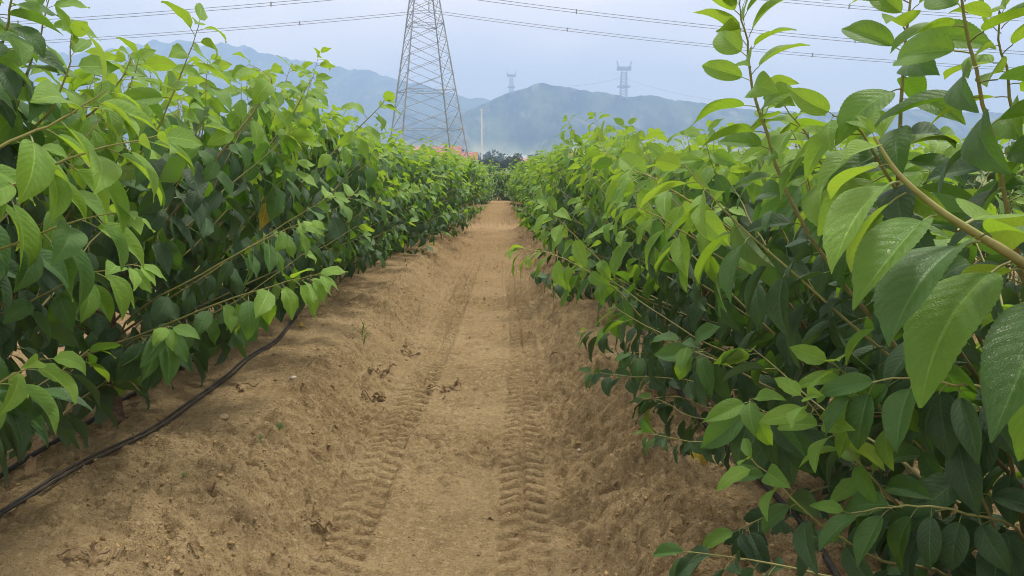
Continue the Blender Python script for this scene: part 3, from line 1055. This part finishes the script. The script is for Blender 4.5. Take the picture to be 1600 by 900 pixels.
tower = empty('transmission_tower', (TX, TY, TZ))
tag(tower, 'tall grey lattice transmission tower standing behind the left orchard row', 'pylon')
levels = [0, 4.6, 8.8, 12.6, 16.2, 19.6, 22.8, 25.8, 28.6, 31.2, 33.6, 35.8, 38.4, 41.0, 43.0]
for k in range(4):
    b = MB()
    for z0, z1 in zip(levels[:-1], levels[1:]):
        b.bar(tower_corner(k, z0), tower_corner(k, z1), 0.22 if z0 < 20 else 0.18)
    b.build('leg', M_STEEL, tower)
for k in range(4):
    b = MB()
    for n, (z0, z1) in enumerate(zip(levels[:-1], levels[1:])):
        a0, b0, a1, b1 = tower_corner(k, z0), tower_corner(k + 1, z0), tower_corner(k, z1), tower_corner(k + 1, z1)
        b.bar(a0, b1, 0.085); b.bar(b0, a1, 0.085)
        mid = (a0 + b1 + b0 + a1) / 4
        # secondary members from the crossing to the legs
        for q0, q1 in ((a0, a1), (b0, b1)):
            m = (q0 + q1) / 2
            b.bar(m, (mid + q0) / 2, 0.045); b.bar(m, (mid + q1) / 2, 0.045)
        if n in (4, 8, 11, 14) or n == 2:
            b.bar(a0, b0, 0.085)
    b.build('lattice_face', M_STEEL, tower)
b = MB()
for z in (16.2, 28.6):
    b.bar(tower_corner(0, z), tower_corner(2, z), 0.07); b.bar(tower_corner(1, z), tower_corner(3, z), 0.07)
b.build('diaphragm', M_STEEL, tower)
for sy, z, ln in ((-1, 37.0, 9.5), (1, 37.0, 9.5), (-1, 43.5, 6.0), (1, 43.5, 6.0)):
    b = MB()
    tip = np.array([0, sy * ln, z])
    for sx in (-1, 1):
        for dz in (0, 2.0):
            b.bar((sx * 1.6, sy * 1.0, z + dz), tip + np.array([sx * 0.2, 0, 0.2]), 0.16)
        for f in (0.25, 0.5, 0.75):
            p = np.array([sx * 1.6, sy * 1.0, z]) * (1 - f) + tip * f
            b.bar(p, p + np.array([0, 0, 2.0 * (1 - f)]), 0.10)
            b.bar(p, np.array([-p[0], p[1], p[2]]), 0.10)
    b.build('cross_arm', M_STEEL, tower)
    b = MB()
    for j in range(16):
        zz = z - 0.2 - j * 0.25
        b.box(-0.14, 0.14, tip[1] - 0.14, tip[1] + 0.14, zz - 0.09, zz)
        b.box(-0.03, 0.03, tip[1] - 0.03, tip[1] + 0.03, zz - 0.16, zz - 0.09)
    b.build('insulator', M_GLASSY, tower)


def cable(name, label, A, dirx, span, sag, end_drop, radius, group, n=46):
    P = []
    for i in range(n):
        s = i / (n - 1)
        P.append(np.array([A[0] + dirx * span * s, A[1], A[2] - 4 * sag * s * (1 - s) - end_drop * s]))
    V, Q, UV = tube_arrays(P, [radius] * n, 4)
    o = obj(name, quadmesh(name, V, Q, [M_CABLE], None, UV))
    tag(o, label, 'power cable', group)
    return P


for yoff, z, word in ((9.5, 33.0, 'lower'), (-9.5, 33.0, 'upper'), (-6.0, 39.6, 'topmost')):
    for dirx, sag, side in ((-1, 9.4, 'left'), (1, 12.9, 'right')):
        if word == 'topmost' and dirx < 0:
            continue
        for k, dz in enumerate((0.25, -0.25)):
            A = np.array([TX, TY + yoff, TZ + z + dz])
            P = cable('power_cable', f'{("upper", "lower")[k]} wire of the {word} cable pair running {side} from the tower', A, dirx, 380, sag, 0, 0.045,
                      'power cables on the near tower')
        for far_, sp in zip(('nearer the tower', 'farther from the tower'), (0.07, 0.19) if side == 'left' else (0.075, 0.21)):
            p = np.interp(sp * 45, range(46), [q[0] for q in P]), TY + yoff, np.interp(sp * 45, range(46), [q[2] for q in P])
            b = MB(); b.box(p[0] - 0.12, p[0] + 0.12, p[1] - 0.1, p[1] + 0.1, p[2] - 0.15, p[2] + 0.65)
            tag(b.build('cable_spacer', M_STEEL), f'small spacer on the {word} pair of wires to the {side}, {far_}', 'spacer', f'spacers on the {word} {side} wires')


def far_pylon(px, top, base, dist, label):
    p = at(px, base, dist)
    h = (base - top) / FPX * dist
    root = empty('transmission_tower', p - np.array([0, 0, 8]))
    tag(root, label, 'pylon')
    w = h * 0.15
    for sx in (-1, 1):
        for sy in (-1, 1):
            b = MB()
            b.bar((sx * w * 0.62, sy * w * 0.62, 0), (sx * w * 0.45, sy * w * 0.45, h * 0.72 + 8), h * 0.016)
            b.build('leg', M_STEEL, root)
    b = MB()
    n = 9
    for i in range(n):
        z0, z1 = 8 + h * 0.72 * i / n, 8 + h * 0.72 * (i + 1) / n
        for sy in (-1, 1):
            b.bar((-w * 0.52, sy * w * 0.5, z0), (w * 0.52, sy * w * 0.5, z1), h * 0.010)
            b.bar((w * 0.52, sy * w * 0.5, z0), (-w * 0.52, sy * w * 0.5, z1), h * 0.010)
    b.build('lattice_face', M_STEEL, root)
    for z, ww in ((8 + h * 0.80, 0.19), (8 + h * 0.32, 0.17)):
        b = MB(); b.box(-h * ww, h * ww, -w * 0.5, w * 0.5, z - h * 0.045 * (1 if ww > 0.18 else 0.5), z + h * 0.045 * (1 if ww > 0.18 else 0.5))
        b.build('cross_arm', M_STEEL, root)
    for sx in (-1, 1):
        b = MB(); b.bar((sx * h * 0.15, 0, 8 + h * 0.82), (sx * h * 0.20, 0, 8 + h), h * 0.030)
        b.build('horn', M_STEEL, root)


far_pylon(799, 113, 148, 1690, 'small faint pylon on the hill shoulder beside the rounded peak')
far_pylon(974, 99, 154, 1690, 'larger faint pylon on the ridge to the right of the peak')
for a, b_, lab in (((968, 122), (860, 134), 'faint wire falling from the far pylon towards the peak'), ((980, 124), (1130, 158), 'faint wire falling from the far pylon towards the right row')):
    A, B = at(*a, 1680), at(*b_, 1680)
    P = [A + (B - A) * t - np.array([0, 0, 4 * 6 * t * (1 - t)]) for t in np.linspace(0, 1, 14)]
    V, Q, UV = tube_arrays(P, [0.32] * 14, 4)
    tag(obj('power_cable', quadmesh('power_cable', V, Q, [M_CABLE], None, UV)), lab, 'power cable', 'wires of the far pylons')

# ---------------------------------------------------------------- village, pole, trees beyond the orchard
M_WALL = plain('plaster_wall', (0.52, 0.50, 0.46), 0.9, 0.1, 0.15, 0.6)
M_RED = plain('red_roof_tile', (0.36, 0.17, 0.125), 0.8, 0.2, 0.25, 1.5)
M_RED_PALE = plain('weathered_roof_tile', (0.40, 0.24, 0.19), 0.85, 0.2, 0.25, 1.5)
M_GREY = plain('grey_roof_sheet', (0.30, 0.33, 0.38), 0.6, 0.3, 0.2, 1.0)
M_WIN = plain('window_glass', (0.05, 0.06, 0.08), 0.2, 0.5, 0.2)
M_POLE = plain('pole_concrete', (0.80, 0.80, 0.80), 0.7, 0.3, 0.05)


def house(x0, x1, ridge, eave, dist, roof, label):
    a, b_ = at(x0, eave, dist), at(x1, eave, dist)
    zr = at((x0 + x1) / 2, ridge, dist)[2]
    g = float(hgt((a[0] + b_[0]) / 2, dist)) - 0.1
    cx, w, dp = (a[0] + b_[0]) / 2, (b_[0] - a[0]) / 2, 4.2
    root = empty('village_house', (cx, dist, g))
    tag(root, label, 'house', 'village houses beyond the orchard')
    ze = max(a[2] - g, 2.2); zr = max(zr - g, ze + 1.0)
    b = MB(); b.box(-w * 0.94, w * 0.94, -dp, dp, 0, ze)
    b.add([(-w * 0.94, -dp, ze), (-w * 0.94, dp, ze), (-w * 0.94, 0, zr - 0.1)], [(0, 1, 2)]); b.add([(w * 0.94, -dp, ze), (w * 0.94, dp, ze), (w * 0.94, 0, zr - 0.1)], [(0, 2, 1)])
    b.build('wall', M_WALL, root)
    for sy in (-1, 1):
        b = MB()
        y0, y1, t = sy * (dp + 0.5), 0.0, 0.16
        V = [(-w, y0, ze - 0.25), (w, y0, ze - 0.25), (w, y1, zr), (-w, y1, zr)]
        V += [(x, y, z + t) for x, y, z in V]
        b.add(V, [(0, 1, 2, 3), (7, 6, 5, 4), (0, 4, 5, 1), (1, 5, 6, 2), (2, 6, 7, 3), (3, 7, 4, 0)])
        b.build('roof', roof, root)
    n = max(2, int(w * 2 / 3.2))
    for i in range(n):
        x = -w * 0.94 + (i + 0.5) * w * 1.88 / n
        b = MB()
        if i == n // 2:
            b.box(x - 0.5, x + 0.5, -dp - 0.05, -dp + 0.1, 0, 2.0); b.build('door', M_WIN, root)
        else:
            b.box(x - 0.6, x + 0.6, -dp - 0.05, -dp + 0.1, 0.9, 1.9); b.build('window', M_WIN, root)


house(683, 747, 238, 250, 250, M_RED, 'red roofed village house just left of the white pole')
house(636, 672, 229, 238, 330, M_RED_PALE, 'red roofed house half hidden behind the tip of the left row')
house(675, 722, 229, 237, 340, M_RED, 'red roofed house behind the nearer one at the tower foot')
house(650, 690, 244, 254, 235, M_RED_PALE, 'low red roofed house under the tower legs')
house(788, 824, 243, 250, 300, M_GREY, 'long grey roofed shed above the dark trees')
house(798, 834, 250, 258, 215, M_RED_PALE, 'brownish red roof beside the right row near the dark trees')
house(862, 893, 238, 247, 300, M_RED, 'red roofed house peeping over the right row')
pb = at(753, 250, 220)
root = empty('utility_pole', (pb[0], 220, float(hgt(pb[0], 220)) - 0.2))
tag(root, 'thin white pole standing beyond the orchard between the rows', 'pole')
V, Q, UV = tube_arrays([(0, 0, z) for z in (0, 6, 12, 17.0)], [0.27, 0.24, 0.21, 0.18], 8)
obj('pole', quadmesh('pole', V, Q, [M_POLE], None, UV), root)
b = MB(); b.box(-0.28, 0.28, -0.28, 0.28, 17.0, 17.5); b.build('cap', M_POLE, root)


def leaf_clump_material():
    t = NT('dark_tree_leaves')
    rnd = t.node('ShaderNodeNewGeometry').outputs['Random Per Island']
    return t.finish(t.principled(t.mix(rnd, (0.035, 0.062, 0.032), (0.105, 0.150, 0.080)), 0.6, 0.25))


M_DARKTREE = leaf_clump_material()


def clump_crown(seed, rx, rz, n, leaf):
    rg = np.random.default_rng(seed)
    lobes = [(rg.uniform(-0.55, 0.55), rg.uniform(-0.5, 0.5), rg.uniform(0.25, 0.8), rg.uniform(0.3, 0.55)) for _ in range(9)]
    V, Q = [], []
    for i in range(n):
        l = lobes[rg.integers(len(lobes))]
        d = nrm(rg.normal(size=3)) * l[3] * rg.uniform(0.55, 1.0)
        c = np.array([(l[0] + d[0]) * rx, (l[1] + d[1]) * rx, max(0.12, l[2] + d[2] * 0.7) * rz])
        a = nrm(rg.normal(size=3)); b_ = nrm(np.cross(a, rg.normal(size=3)))
        o = len(V)
        V += [c - a * leaf, c + b_ * leaf * 0.5, c + a * leaf, c - b_ * leaf * 0.5]
        Q.append((o, o + 1, o + 2, o + 3))
    return quadmesh('crown', V, Q, [M_DARKTREE])


CROWNS = [clump_crown(60 + k, 1.7, 2.9, 2200, 0.15) for k in range(3)]
V, Q, UV = tube_arrays([(0, 0, -0.1), (0.03, 0, 0.7), (-0.02, 0.03, 1.4), (0.05, 0, 2.2)], [0.10, 0.08, 0.06, 0.03], 7)
TRUNK_D = quadmesh('trunk', V, Q, [M_TRUNK], None, UV)
rg = random.Random(5)
WHERE = ['leftmost', 'second', 'third', 'fourth', 'fifth', 'sixth', 'rightmost']
for k, (px, dist, sc) in enumerate(((741, 150, 0.86), (757, 140, 0.95), (772, 155, 0.92), (786, 146, 0.98), (801, 152, 1.22), (815, 142, 0.9), (832, 155, 0.85))):
    p = at(px, 250, dist)
    root = empty('dark_tree', (p[0], dist, float(hgt(p[0], dist))))
    root.scale = (sc, sc, sc); root.rotation_euler[2] = rg.uniform(0, 6)
    lab = f'{WHERE[k]} of the low dark trees beyond the far end of the track'
    if k == 4:
        lab = 'tallest of the low dark trees beyond the far end of the track'
    tag(root, lab, 'tree', 'dark trees beyond the track')
    obj('trunk', TRUNK_D, root)
    tag(obj('crown', CROWNS[k % 3], root), kind='stuff')


for k, (px, dist, sc) in enumerate(((664, 205, 1.1), (700, 215, 0.9), (726, 225, 1.2), (748, 200, 0.9), (772, 240, 1.3), (790, 230, 1.0), (842, 210, 1.1), (858, 235, 1.4))):
    p = at(px, 250, dist)
    root = empty('village_tree', (p[0], dist, float(hgt(p[0], dist)) - 0.1))
    root.scale = (sc, sc, sc); root.rotation_euler[2] = rg.uniform(0, 6)
    tag(root, f'{ORD[k]} small grey green tree from the left among the far village houses', 'tree', 'trees among the village houses')
    obj('trunk', TRUNK_D, root)
    tag(obj('crown', CROWNS[k % 3], root), kind='stuff')


def treeline():
    rg = np.random.default_rng(8)
    V, Q = [], []
    for i in range(260):
        d = rg.uniform(360, 820)
        x = (rg.uniform(380, 1200) - 785) / FPX * d
        g = float(hgt(x, d)); h = rg.uniform(3.5, 8.0); r = h * rg.uniform(0.45, 0.9)
        for j in range(90):
            dd = nrm(rg.normal(size=3)) * rg.uniform(0.5, 1.0)
            c = np.array([x + dd[0] * r, d + dd[1] * r, g + h * 0.5 + dd[2] * h * 0.5])
            a = nrm(rg.normal(size=3)); b_ = nrm(np.cross(a, rg.normal(size=3)))
            o = len(V)
            V += [c - a * 0.9, c + b_ * 0.6, c + a * 0.9, c - b_ * 0.6]
            Q.append((o, o + 1, o + 2, o + 3))
    tag(obj('treeline', quadmesh('treeline', V, Q, [M_DARKTREE])), 'pale hazy belt of trees across the plain below the mountains', None, None, 'stuff')


treeline()

# ---------------------------------------------------------------- irrigation hoses
M_HOSE = plain('black_polyethylene', (0.040, 0.036, 0.031), 0.6, 0.3, 0.6, 22.0)


def hose(label, xs, y0, y1, radius, off=0.0, lift=0.0, seed=0):
    ys = np.arange(y0, y1, 0.06)
    kx = np.interp(ys, [a for a, _ in xs], [b for _, b in xs])
    kx = np.convolve(np.pad(kx, 6, 'edge'), np.ones(13) / 13, 'valid')
    x = kx + off + 0.018 * np.sin(ys * 2.1 + seed) + 0.008 * np.sin(ys * 7.3 + seed * 2)
    z = hgt(x, ys)
    zp = np.pad(z, 3, 'edge')
    z = np.max([zp[k:k + len(z)] for k in range(7)], axis=0)
    z = np.convolve(np.pad(z, 4, 'edge'), np.ones(9) / 9, 'valid') + radius * 0.55 + lift
    V, Q, UV = tube_arrays(np.stack([x, ys, z], 1), [radius] * len(ys), 8)
    tag(obj('irrigation_hose', quadmesh('irrigation_hose', V, Q, [M_HOSE], None, UV)), label, 'hose', 'black irrigation hoses on the beds')


LX = [(1.0, -1.72), (2.7, -1.80), (3.4, -1.66), (4.6, -1.60), (5.4, -1.62), (6.5, -1.80), (12, -1.85), (17, -1.85)]
hose('black hose on the left bed, outer of the pair beside the slope', LX, 1.2, 17, 0.0062, 0.0085, 0.0, 1)
hose('black hose on the left bed, inner of the pair nearer the trunks', LX, 1.2, 17, 0.0062, -0.0075, 0.006, 1.25)
hose('single black hose lying close to the left row trunks', [(1, -2.02), (3.5, -1.98), (6, -1.95), (17, -1.95)], 1.2, 17, 0.011, 0, 0, 4)
hose('black hose on the right bed under the hanging leaves', [(1, 0.98), (2.7, 1.02), (3.6, 0.95), (4.6, 1.02), (17, 1.1)], 1.0, 17, 0.011, 0, 0, 2)

# ---------------------------------------------------------------- clods, stones, litter, weeds
def ico():
    t = (1 + 5 ** 0.5) / 2
    V = np.array([(-1, t, 0), (1, t, 0), (-1, -t, 0), (1, -t, 0), (0, -1, t), (0, 1, t), (0, -1, -t), (0, 1, -t), (t, 0, -1), (t, 0, 1), (-t, 0, -1), (-t, 0, 1)]) / 1.9
    F = np.array([(0, 11, 5), (0, 5, 1), (0, 1, 7), (0, 7, 10), (0, 10, 11), (1, 5, 9), (5, 11, 4), (11, 10, 2), (10, 7, 6), (7, 1, 8),
                  (3, 9, 4), (3, 4, 2), (3, 2, 6), (3, 6, 8), (3, 8, 9), (4, 9, 5), (2, 4, 11), (6, 2, 10), (8, 6, 7), (9, 8, 1)])
    return V, F


def trimesh(name, V, F, mats):
    me = bpy.data.meshes.new(name)
    me.from_pydata([tuple(v) for v in V], [], [tuple(int(i) for i in f) for f in F])
    for m in mats:
        me.materials.append(m)
    return me


def build_clods():
    rg = np.random.default_rng(4)
    IV, IF = ico()
    n = 17000
    y = 2.2 + 8.5 * rg.random(n) ** 1.9
    x = rg.uniform(-2.2, 1.6, n)
    u = np.abs(np.mod(x + 0.25 + 1.7, 3.4) - 1.7)
    keep = (rg.random(n) < 0.35 + 0.65 * sstep(0.35, 0.6, u)) & (vnoise(x * 1.7, y * 1.7, 71) > -0.22)
    x, y = x[keep], y[keep]
    z = hgt(x, y)
    n = len(x)
    s = 0.0018 + 0.0075 * rg.random(n) ** 5
    V = IV[None] * (1 + 0.35 * rg.uniform(-1, 1, (n, 12, 1))) * np.stack([s * rg.uniform(0.8, 1.5, n), s * rg.uniform(0.8, 1.5, n), s * 0.8], 1)[:, None, :]
    V = V + np.stack([x, y, z - s * 0.05], 1)[:, None, :]
    F = IF[None] + 12 * np.arange(n)[:, None, None]
    me = bpy.data.meshes.new('soil_clods')
    F = F.reshape(-1, 3)
    me.vertices.add(n * 12); me.vertices.foreach_set('co', V.astype(np.float32).ravel())
    me.loops.add(len(F) * 3); me.loops.foreach_set('vertex_index', F.astype(np.int32).ravel())
    me.polygons.add(len(F)); me.polygons.foreach_set('loop_start', np.arange(len(F), dtype=np.int32) * 3)
    me.materials.append(plain('crumb_soil', (0.30, 0.215, 0.105), 0.95, 0.1, 0.5, 14.0))
    me.update(calc_edges=True)
    tag(obj('soil_clods', me), 'small crumbs and clods of dry soil strewn over the track and slopes', None, None, 'stuff')


build_clods()
M_STONE = plain('pale_stone', (0.50, 0.44, 0.36), 0.8, 0.2, 0.2, 40.0, bump=0.5)
M_TAN = plain('tan_stone', (0.34, 0.25, 0.15), 0.9, 0.2, 0.25, 40.0, bump=0.5)
M_REDDISH = plain('rotten_fruit', (0.30, 0.11, 0.06), 0.7, 0.3, 0.4, 30.0, bump=0.4)
M_TWIG = plain('dry_twig', (0.20, 0.14, 0.09), 0.9, 0.2, 0.4, 40.0)


def stone(px, py, w, d, h, mat, label, seed, name='stone', cat='stone', group=None):
    p = ground_at(px, py)
    V, F = ico()
    import bmesh
    bm = bmesh.new()
    vs = [bm.verts.new(v) for v in V]
    for f in F:
        bm.faces.new([vs[i] for i in f])
    bmesh.ops.subdivide_edges(bm, edges=bm.edges[:], cuts=1, use_grid_fill=True)
    r = random.Random(seed)
    for v in bm.verts:
        v.co = v.co.normalized() * (1 + r.uniform(-0.13, 0.13))
        v.co = Vector((v.co.x * w / 2, v.co.y * d / 2, v.co.z * h / 2))
    me = bpy.data.meshes.new(name)
    bm.to_mesh(me); bm.free()
    me.materials.append(mat); me.shade_smooth()
    o = obj(name, me, None, (p[0], p[1], p[2] + h * 0.22))
    o.rotation_euler[2] = r.uniform(0, 6)
    tag(o, label, cat, group)


stone(458, 595, 0.045, 0.03, 0.025, M_STONE, 'small white stone on the crest of the left slope', 1)
stone(350, 656, 0.085, 0.05, 0.020, M_TAN, 'flat pale stone on the left bed between hose and slope', 2)
stone(957, 556, 0.030, 0.028, 0.022, M_STONE, 'small white stone on the track before the right row', 3)
stone(1178, 856, 0.035, 0.035, 0.030, M_REDDISH, 'small reddish round lump on the soil under the right branches', 4, 'fallen_fruit', 'fruit')
stone(955, 720, 0.03, 0.03, 0.02, M_TAN, 'small tan pebble right of the right tyre print', 5, 'pebble')
stone(430, 560, 0.04, 0.03, 0.03, M_TAN, 'tan stone beside the paired hoses on the left bed', 6, 'pebble')
stone(905, 712, 0.02, 0.02, 0.015, M_STONE, 'tiny pale pebble close to the right tyre print', 7, 'pebble')

T_DRY = [leaf_template(7, 2, d, f, 0.08, 0.10, 70 + i, c) for i, (d, f, c) in enumerate(((2.4, 0.7, 0.3), (1.4, 0.9, 0.5), (-1.6, 0.5, 0.6), (0.5, 0.35, 0.2)))]
LEAF_DRY = [leaf_mesh('dry_leaf', T, M_DRY) for T in T_DRY]
LEAF_FALLEN = [leaf_mesh('fallen_leaf', T, M_YELLOW) for T in T_DRY]


def litter(p, size, rz, pool, k, label, name, group, tilt=0.25):
    o = obj(name, pool[k % len(pool)], None, (p[0], p[1], p[2] + size * 0.10))
    r = random.Random(int(p[0] * 1e4) + k)
    o.scale = (size,) * 3
    o.rotation_euler = (r.uniform(-tilt, tilt), r.uniform(-tilt, tilt), rz)
    tag(o, label, 'leaf', group)


for k, (px, py, sz, lab) in enumerate(((858, 511, 0.07, 'pale dry leaf lying far up the track right of the print'), (873, 560, 0.07, 'curled dry leaf right of the right tyre print beside a white stone'),
                                       (915, 652, 0.05, 'small curled dry leaf on the right half of the track'), (953, 766, 0.06, 'pale dry leaf near the bottom right of the track'),
                                       (1053, 797, 0.05, 'dry leaf at the foot of the right slope'), (380, 545, 0.08, 'dry brown leaf leaning on the hose under the left row'),
                                       (258, 684, 0.09, 'dry grey brown leaf beside the paired hoses'), (278, 686, 0.06, 'dark dry leaf tip next to the grey brown leaf'),
                                       (345, 778, 0.07, 'curled dark dry leaf on the left slope'), (288, 858, 0.06, 'dry leaf low on the left slope near the bottom edge'),
                                       (40, 756, 0.09, 'pale dry leaf tucked against the hose near the left edge'))):
    litter(ground_at(px, py), sz, k * 1.9, LEAF_DRY, k, lab, 'dry_leaf', None)
for k, (px, py, sz, lab) in enumerate(((990, 546, 0.07, 'fallen yellow leaf on the track before the right row'), (1148, 684, 0.08, 'fallen yellow leaf beside the right hose'),
                                       (1280, 846, 0.07, 'fallen yellow leaf at the right hose near the bottom'), (474, 512, 0.06, 'fallen yellow leaf at the far end of the paired hoses'))):
    litter(ground_at(px, py), sz, k * 2.3, LEAF_FALLEN, k + 3, lab, 'fallen_leaf', None, 0.15)
rg = random.Random(12)
for k in range(120):
    y = 2.6 + 8 * rg.random() ** 1.7
    x = rg.choice((rg.uniform(-2.1, -0.7), rg.uniform(-0.45, 0.0), rg.uniform(0.25, 1.5), rg.uniform(-1.3, -0.7)))
    litter((x, y, float(hgt(x, y))), rg.uniform(0.02, 0.05), rg.uniform(0, 6), LEAF_DRY, rg.randrange(4),
           'small shrivelled leaf scrap scattered on the bare soil', 'leaf_scrap', 'leaf scraps on the soil', 0.5)


def dry_weed(px, py, spread, n, label, seed):
    p = ground_at(px, py)
    r = random.Random(seed)
    root = empty('dry_weed', p)
    tag(root, label, 'dry weed', 'withered weeds on the track')
    a = r.uniform(-0.5, 0.5)
    stem = spline([(-spread, 0, 0.01), (-spread * 0.3, spread * 0.2 * math.sin(a), 0.025), (spread * 0.4, 0.0, 0.015), (spread, spread * 0.25, 0.03)], 12)
    for q in stem:
        q[2] += float(hgt(p[0] + q[0], p[1] + q[1])) - p[2]
    V, Q, UV = tube_arrays(stem, [0.0035] * 12, 5)
    obj('stem', quadmesh('stem', V, Q, [M_TWIG], None, UV), root)
    for k in range(n):
        q = stem[r.randrange(1, 12)]
        o = obj('leaf', LEAF_DRY[r.randrange(4)], root, (q[0] + r.uniform(-0.02, 0.02), q[1] + r.uniform(-0.02, 0.02), q[2] + 0.006))
        o.scale = (r.uniform(0.04, 0.075),) * 3
        o.rotation_euler = (r.uniform(-0.6, 0.6), r.uniform(-0.6, 0.6), r.uniform(0, 6.28))


dry_weed(690, 612, 0.10, 8, 'withered weed lying across the track right of the left tyre print', 1)
dry_weed(592, 588, 0.07, 7, 'withered dark weed on the left slope above the tyre print', 2)
dry_weed(580, 628, 0.06, 7, 'pale shrivelled weed just left of the left tyre print', 3)
dry_weed(640, 556, 0.08, 7, 'withered weed at the far part of the left tyre print', 4)
dry_weed(495, 835, 0.07, 9, 'withered leafy weed at the foot of the left slope near the bottom', 5)
dry_weed(130, 884, 0.08, 6, 'dry weed with twigs at the bottom left corner', 6)
dry_weed(390, 440 + 170, 0.05, 5, 'shrivelled weed on the bed just behind the slope crest', 7)

for k, (px, py, ln, rz, lab) in enumerate(((172, 722, 0.09, 0.1, 'short pale broken stick on the left bed below the hoses'), (430, 706, 0.07, 0.3, 'thin pale twig below the small green weed'),
                                           (215, 640, 0.10, 0.8, 'thin dark twig on the bed under the left row'), (700, 700, 0.06, 2.0, 'tiny twig on the middle of the track'))):
    p = ground_at(px, py)
    P = spline([(-ln / 2, 0, 0), (-ln * 0.1, 0.004, 0.004), (ln / 2, -0.004, 0.001)], 8)
    V, Q, UV = tube_arrays(P, [0.004, 0.0048, 0.005, 0.005, 0.0048, 0.0045, 0.004, 0.0028], 6)
    o = obj('twig', quadmesh('twig', V, Q, [M_TWIG if k else M_TAN], None, UV), None, (p[0], p[1], p[2] + 0.006))
    o.rotation_euler[2] = rz
    tag(o, lab, 'twig')


def green_weed(px, py, n, size, up, label, age):
    p = ground_at(px, py)
    root = empty('weed', p)
    r = random.Random(n * 7)
    tag(root, label, 'weed')
    for k in range(n):
        a = k * 2.4
        lf = Leaf((0, 0, 0.0), (math.cos(a), math.sin(a), up * r.uniform(0.5, 1.4)), (0, 0, 1), size * r.uniform(0.6, 1.1), age)
        o = bpy.data.objects.new('leaf', LEAF_NEAR[age][k % 6])
        m = np.eye(4); m[:3, :3] = lf.m3(); m[:3, 3] = (r.uniform(-0.01, 0.01), r.uniform(-0.01, 0.01), 0.004 * k * up)
        if up > 2:
            m[:3, 0] *= 0.16
        o.matrix_local = Matrix(m.tolist())
        link(o); o.parent = root


green_weed(436, 692, 13, 0.032, 0.9, 'small bushy green weed on the left slope', 1)
green_weed(406, 702, 7, 0.028, 0.5, 'flat pale seedling left of the bushy green weed', 1)
green_weed(570, 548, 12, 0.085, 3.0, 'tuft of thin grass on the slope beside the left tyre print', 1)
green_weed(287, 744, 6, 0.028, 0.6, 'tiny green seedling on the left slope below the hoses', 1)

# ---------------------------------------------------------------- haze over the plain and mountains
def build_haze():
    b = MB(); b.box(-4500, 4500, -300, 4200, -5, 470)
    mat = bpy.data.materials.new('haze_air')
    mat.use_nodes = True
    n, l = mat.node_tree.nodes, mat.node_tree.links
    n.clear()
    out = n.new('ShaderNodeOutputMaterial')
    v = n.new('ShaderNodeVolumePrincipled')
    v.inputs['Color'].default_value = (0.40, 0.60, 1.0, 1)
    v.inputs['Density'].default_value = 6.6e-4
    v.inputs['Absorption Color'].default_value = (0.06, 0.06, 0.06, 1)
    v.inputs['Anisotropy'].default_value = 0.0
    l.new(v.outputs[0], out.inputs['Volume'])
    tag(b.build('haze', mat), 'pale blue haze hanging over the plain and mountains', None, None, 'stuff')


build_haze()
